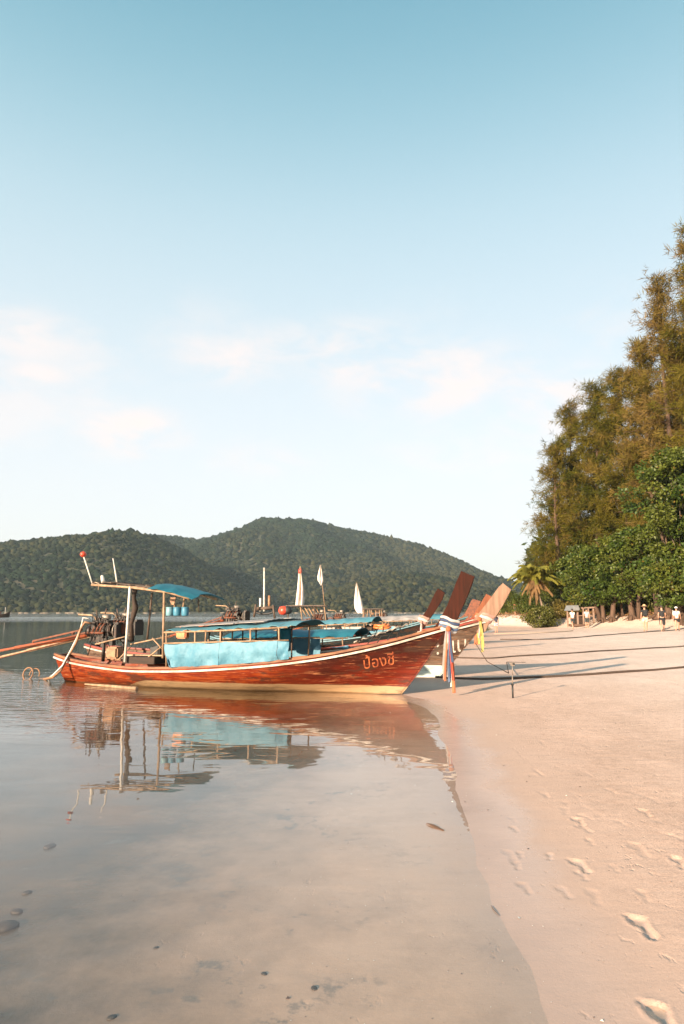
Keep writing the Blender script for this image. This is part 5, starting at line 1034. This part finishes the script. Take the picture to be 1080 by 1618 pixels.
def person(px, py_foot, height_px, Y, facing, label, shirt, shorts, stride=.0, arm=(0, 0), hat=None, bag=None, bare_arms=True, short_len=.36, long_hair=False, cap=None):
    """arm: swing of right and left hand; stride: half step length as a share of leg"""
    p = at(px, py_foot, Y); g = gz(p.x, Y); Hh = height_px/FPX*Y; k = Hh/1.72
    t = thing('person', label, 'person', (p.x, Y, g), R(facing), 'people walking on the far sand'); t.scale = (k, k, k)
    st = stride; hipz = .90
    # x right, y forward
    J = [(0, 0, .92, .13, .10), (0, .0, 1.10, .115, .085), (0, .01, 1.30, .135, .09), (0, .01, 1.43, .085, .07), (0, .02, 1.50, .052), (0, .04, 1.565, .072, .085), (0, .04, 1.66, .078, .092), (0, .03, 1.72, .045, .05)]; E = [(i, i+1) for i in range(7)]
    def chain(start, pts): 
        prev = start
        for q in pts: J.append(q); E.append((prev, len(J)-1)); prev = len(J)-1
        return prev
    for s, f in ((1, st), (-1, -st)):
        bend = max(0, -f)*.5
        chain(0, [(.095*s, 0, .86, .09), (.10*s, f*.42, .50 + .02*abs(f), .062), (.10*s, f*.75 - bend*.4, .30+bend*.1, .052), (.10*s, f*.95 - bend*.6, .09 + bend*.25, .036), (.105*s, f*.95 + .06 - bend*.5, .035 + bend*.15, .036), (.11*s, f*.95 + .16 - bend*.5, .025 + bend*.1, .026)])
    for s, w in ((1, arm[0]), (-1, arm[1])):
        e = chain(2, [(.16*s, .0, 1.40, .055), (.22*s, -.02 + w*.10, 1.16, .042), (.24*s, .04 + w*.30, .94 + abs(w)*.12, .032), (.245*s, .06 + w*.36, .86 + abs(w)*.16, .026)])
        hx, hy, hz = J[e][:3]
        for q, (dx, dy) in enumerate(((-.012, .03), (-.006, .012), (0, -.008), (.004, -.026))): chain(e, [(hx + dx*s, hy + dy, hz - .05, .011), (hx + dx*s - .01*s, hy + dy + .01, hz - .10 + .012*q, .008)])
        chain(e, [(hx - .02*s, hy + .045, hz - .03, .011)])
    skin_obj('body', J, E, SK, t)
    # face
    put('nose', MB().lathe((0, .135, 1.605), [(0, -.02), (.014, -.01), (.009, .02), (0, .035)], 8), SK, t); put('ear', MB().lathe((.082, .03, 1.61), [(0, -.03), (.012, 0), (0, .03)], 8), SK, t); put('ear', MB().lathe((-.082, .03, 1.61), [(0, -.03), (.012, 0), (0, .03)], 8), SK, t)
    put('eyes', MB().lathe((.033, .123, 1.635), [(0, -.01), (.01, 0), (0, .01)], 8).lathe((-.033, .123, 1.635), [(0, -.01), (.01, 0), (0, .01)], 8), HAIR, t)
    # clothes
    JS = [(0, 0, .90, .155, .125), (0, 0, 1.10, .14, .11), (0, .01, 1.30, .155, .11), (0, .01, 1.44, .09, .075)]; ES = [(0, 1), (1, 2), (2, 3)]
    for s, w in ((1, arm[0]), (-1, arm[1])):
        JS += [(.17*s, 0, 1.39, .07), (.205*s, -.015 + w*.06, 1.24, .062)]; n = len(JS); ES += [(2, n-2), (n-2, n-1)]
    skin_obj('shirt', JS, ES, shirt, t)
    JP = [(0, 0, .93, .145, .12)]; EP = []
    for s, f in ((1, st), (-1, -st)):
        JP += [(.095*s, 0, .84, .105), (.105*s, f*(.86-(.86-short_len))*.5, .84-short_len, .092)]; n = len(JP); EP += [(0, n-2), (n-2, n-1)]
    skin_obj('shorts', JP, EP, shorts, t)
    g_ = [(0, .09), (.05, .085), (.082, .055), (.093, .01), (.094, -.04), (.085, -.08)]
    put('hair', MB().lathe((0, .018, 1.665), [(r_, z) for r_, z in g_] + [(.0, -.09)], 14), HAIR, t)
    if long_hair: put('long_hair', MB().tube([(0, -.07, 1.66), (0, -.10, 1.5), (0, -.11, 1.32)], [.07, .07, .04], 8), HAIR, t)
    if hat: h = thing('sun_hat', hat, 'hat', t.location + Vector((0, 0, 1.70*k)), 0); put('brim', MB().lathe((0, 0, 0), [(.09, .02), (.22, -.02), (.23, -.025), (.22, -.03), (.09, 0)], 20), SH['straw'], h); put('crown', MB().lathe((0, 0, 0), [(.10, -.01), (.10, .07), (.07, .11), (0, .115)], 16), SH['straw'], h)
    if cap: put('cap', MB().lathe((0, .02, 1.69), [(.10, -.03), (.10, .03), (.06, .075), (0, .08)], 14), cap, t)
    if bag:
        nm, lab, col, off, sz = bag; h = thing(nm, lab, 'bag', t.matrix_basis @ Vector(off), R(facing)); h.scale = (k, k, k); put('body', MB().box((0, 0, 0), sz, bev=.04), col, h); put('strap', MB().tube([(-.1, .06, .2), (-.11, .2, .24), (-.1, .24, .05), (-.1, .12, -.15)], .018, 6), col, h); put('pocket', MB().box((0, -sz[1]/2-.02, -.06), (sz[0]*.7, .05, sz[2]*.4), bev=.015), col, h)
    return t
def feet_Y(px, py, guess=58):
    p = on_ground(px, py); return p.y
PY = {905: 60.5, 927.5: 61, 1020: 48.5, 1047: 47.5, 1070: 47, 784: 56, 815: 84}
def pers(px, pyf, hpx, *a, **k):
    Y = PY[px]; print('person', px, round(Y, 1), 'height', round(hpx/FPX*Y, 2)); return person(px, pyf, hpx, Y, *a, **k)
pers(905, 992.5, 31, 10, 'man in a white shirt and dark shorts walking away, left one of a pair', SH['white'], SH['dark'], .16, (.4, -.4))
pers(927.5, 990.5, 31, -10, 'man in a grey shirt and dark shorts, right one of a pair near the hut', SH['grey'], SH['dark'], .08, (-.2, .3))
pers(1020, 997, 40, -12, 'woman in a wide straw hat with a dark backpack, left of the man in black', SH['black'], SH['cream'], .10, (.2, -.1), hat='wide brown straw hat worn by the woman left of the man in black', bag=('backpack', 'dark backpack on the woman with the straw hat', SH['black'], (.0, -.17, 1.22), (.28, .16, .42)), short_len=.22)
pers(1047, 996, 40, -18, 'man all in black, T-shirt and long shorts, walking at the right', SH['black'], SH['black'], .24, (.5, -.5), short_len=.42)
pers(1070, 992, 37, -25, 'woman in a pale top and cap with black shorts, farthest right', SH['cream'], SH['black'], .28, (.5, -.4), cap=SH['white'], bag=('shoulder_bag', 'pale bag on the shoulder of the woman farthest right', SH['white'], (-.12, -.16, 1.28), (.26, .14, .3)), short_len=.20)
pers(784, 1000, 29, 5, 'woman in a dark top and pale shorts standing by the bows, nearest to the boats', SH['navy'], SH['denim'], .05, (.1, .1), short_len=.25, long_hair=True)
pers(815, 986, 20, 5, 'small far walker in dark clothes below the bushes', SH['red'], SH['dark'], .08, (.1, -.1))
# ---------------------------------------------------------------- sea air
def haze():
    m = bpy.data.materials.new('haze_air'); m.use_nodes = True; nt = m.node_tree; nt.nodes.remove(nt.nodes['Principled BSDF'])
    v = nt.nodes.new('ShaderNodeVolumePrincipled'); v.inputs['Color'].default_value = (.70, .90, 1.0, 1); v.inputs['Density'].default_value = HAZE; v.inputs['Anisotropy'].default_value = .0
    nt.links.new(v.outputs[0], nt.nodes['Material Output'].inputs['Volume'])
    b = MB(); b.box((0, 2800, 122), (12100, 6500, 276)); return put('haze', b, m, kind='stuff')
HAZE = 0.00011
haze()
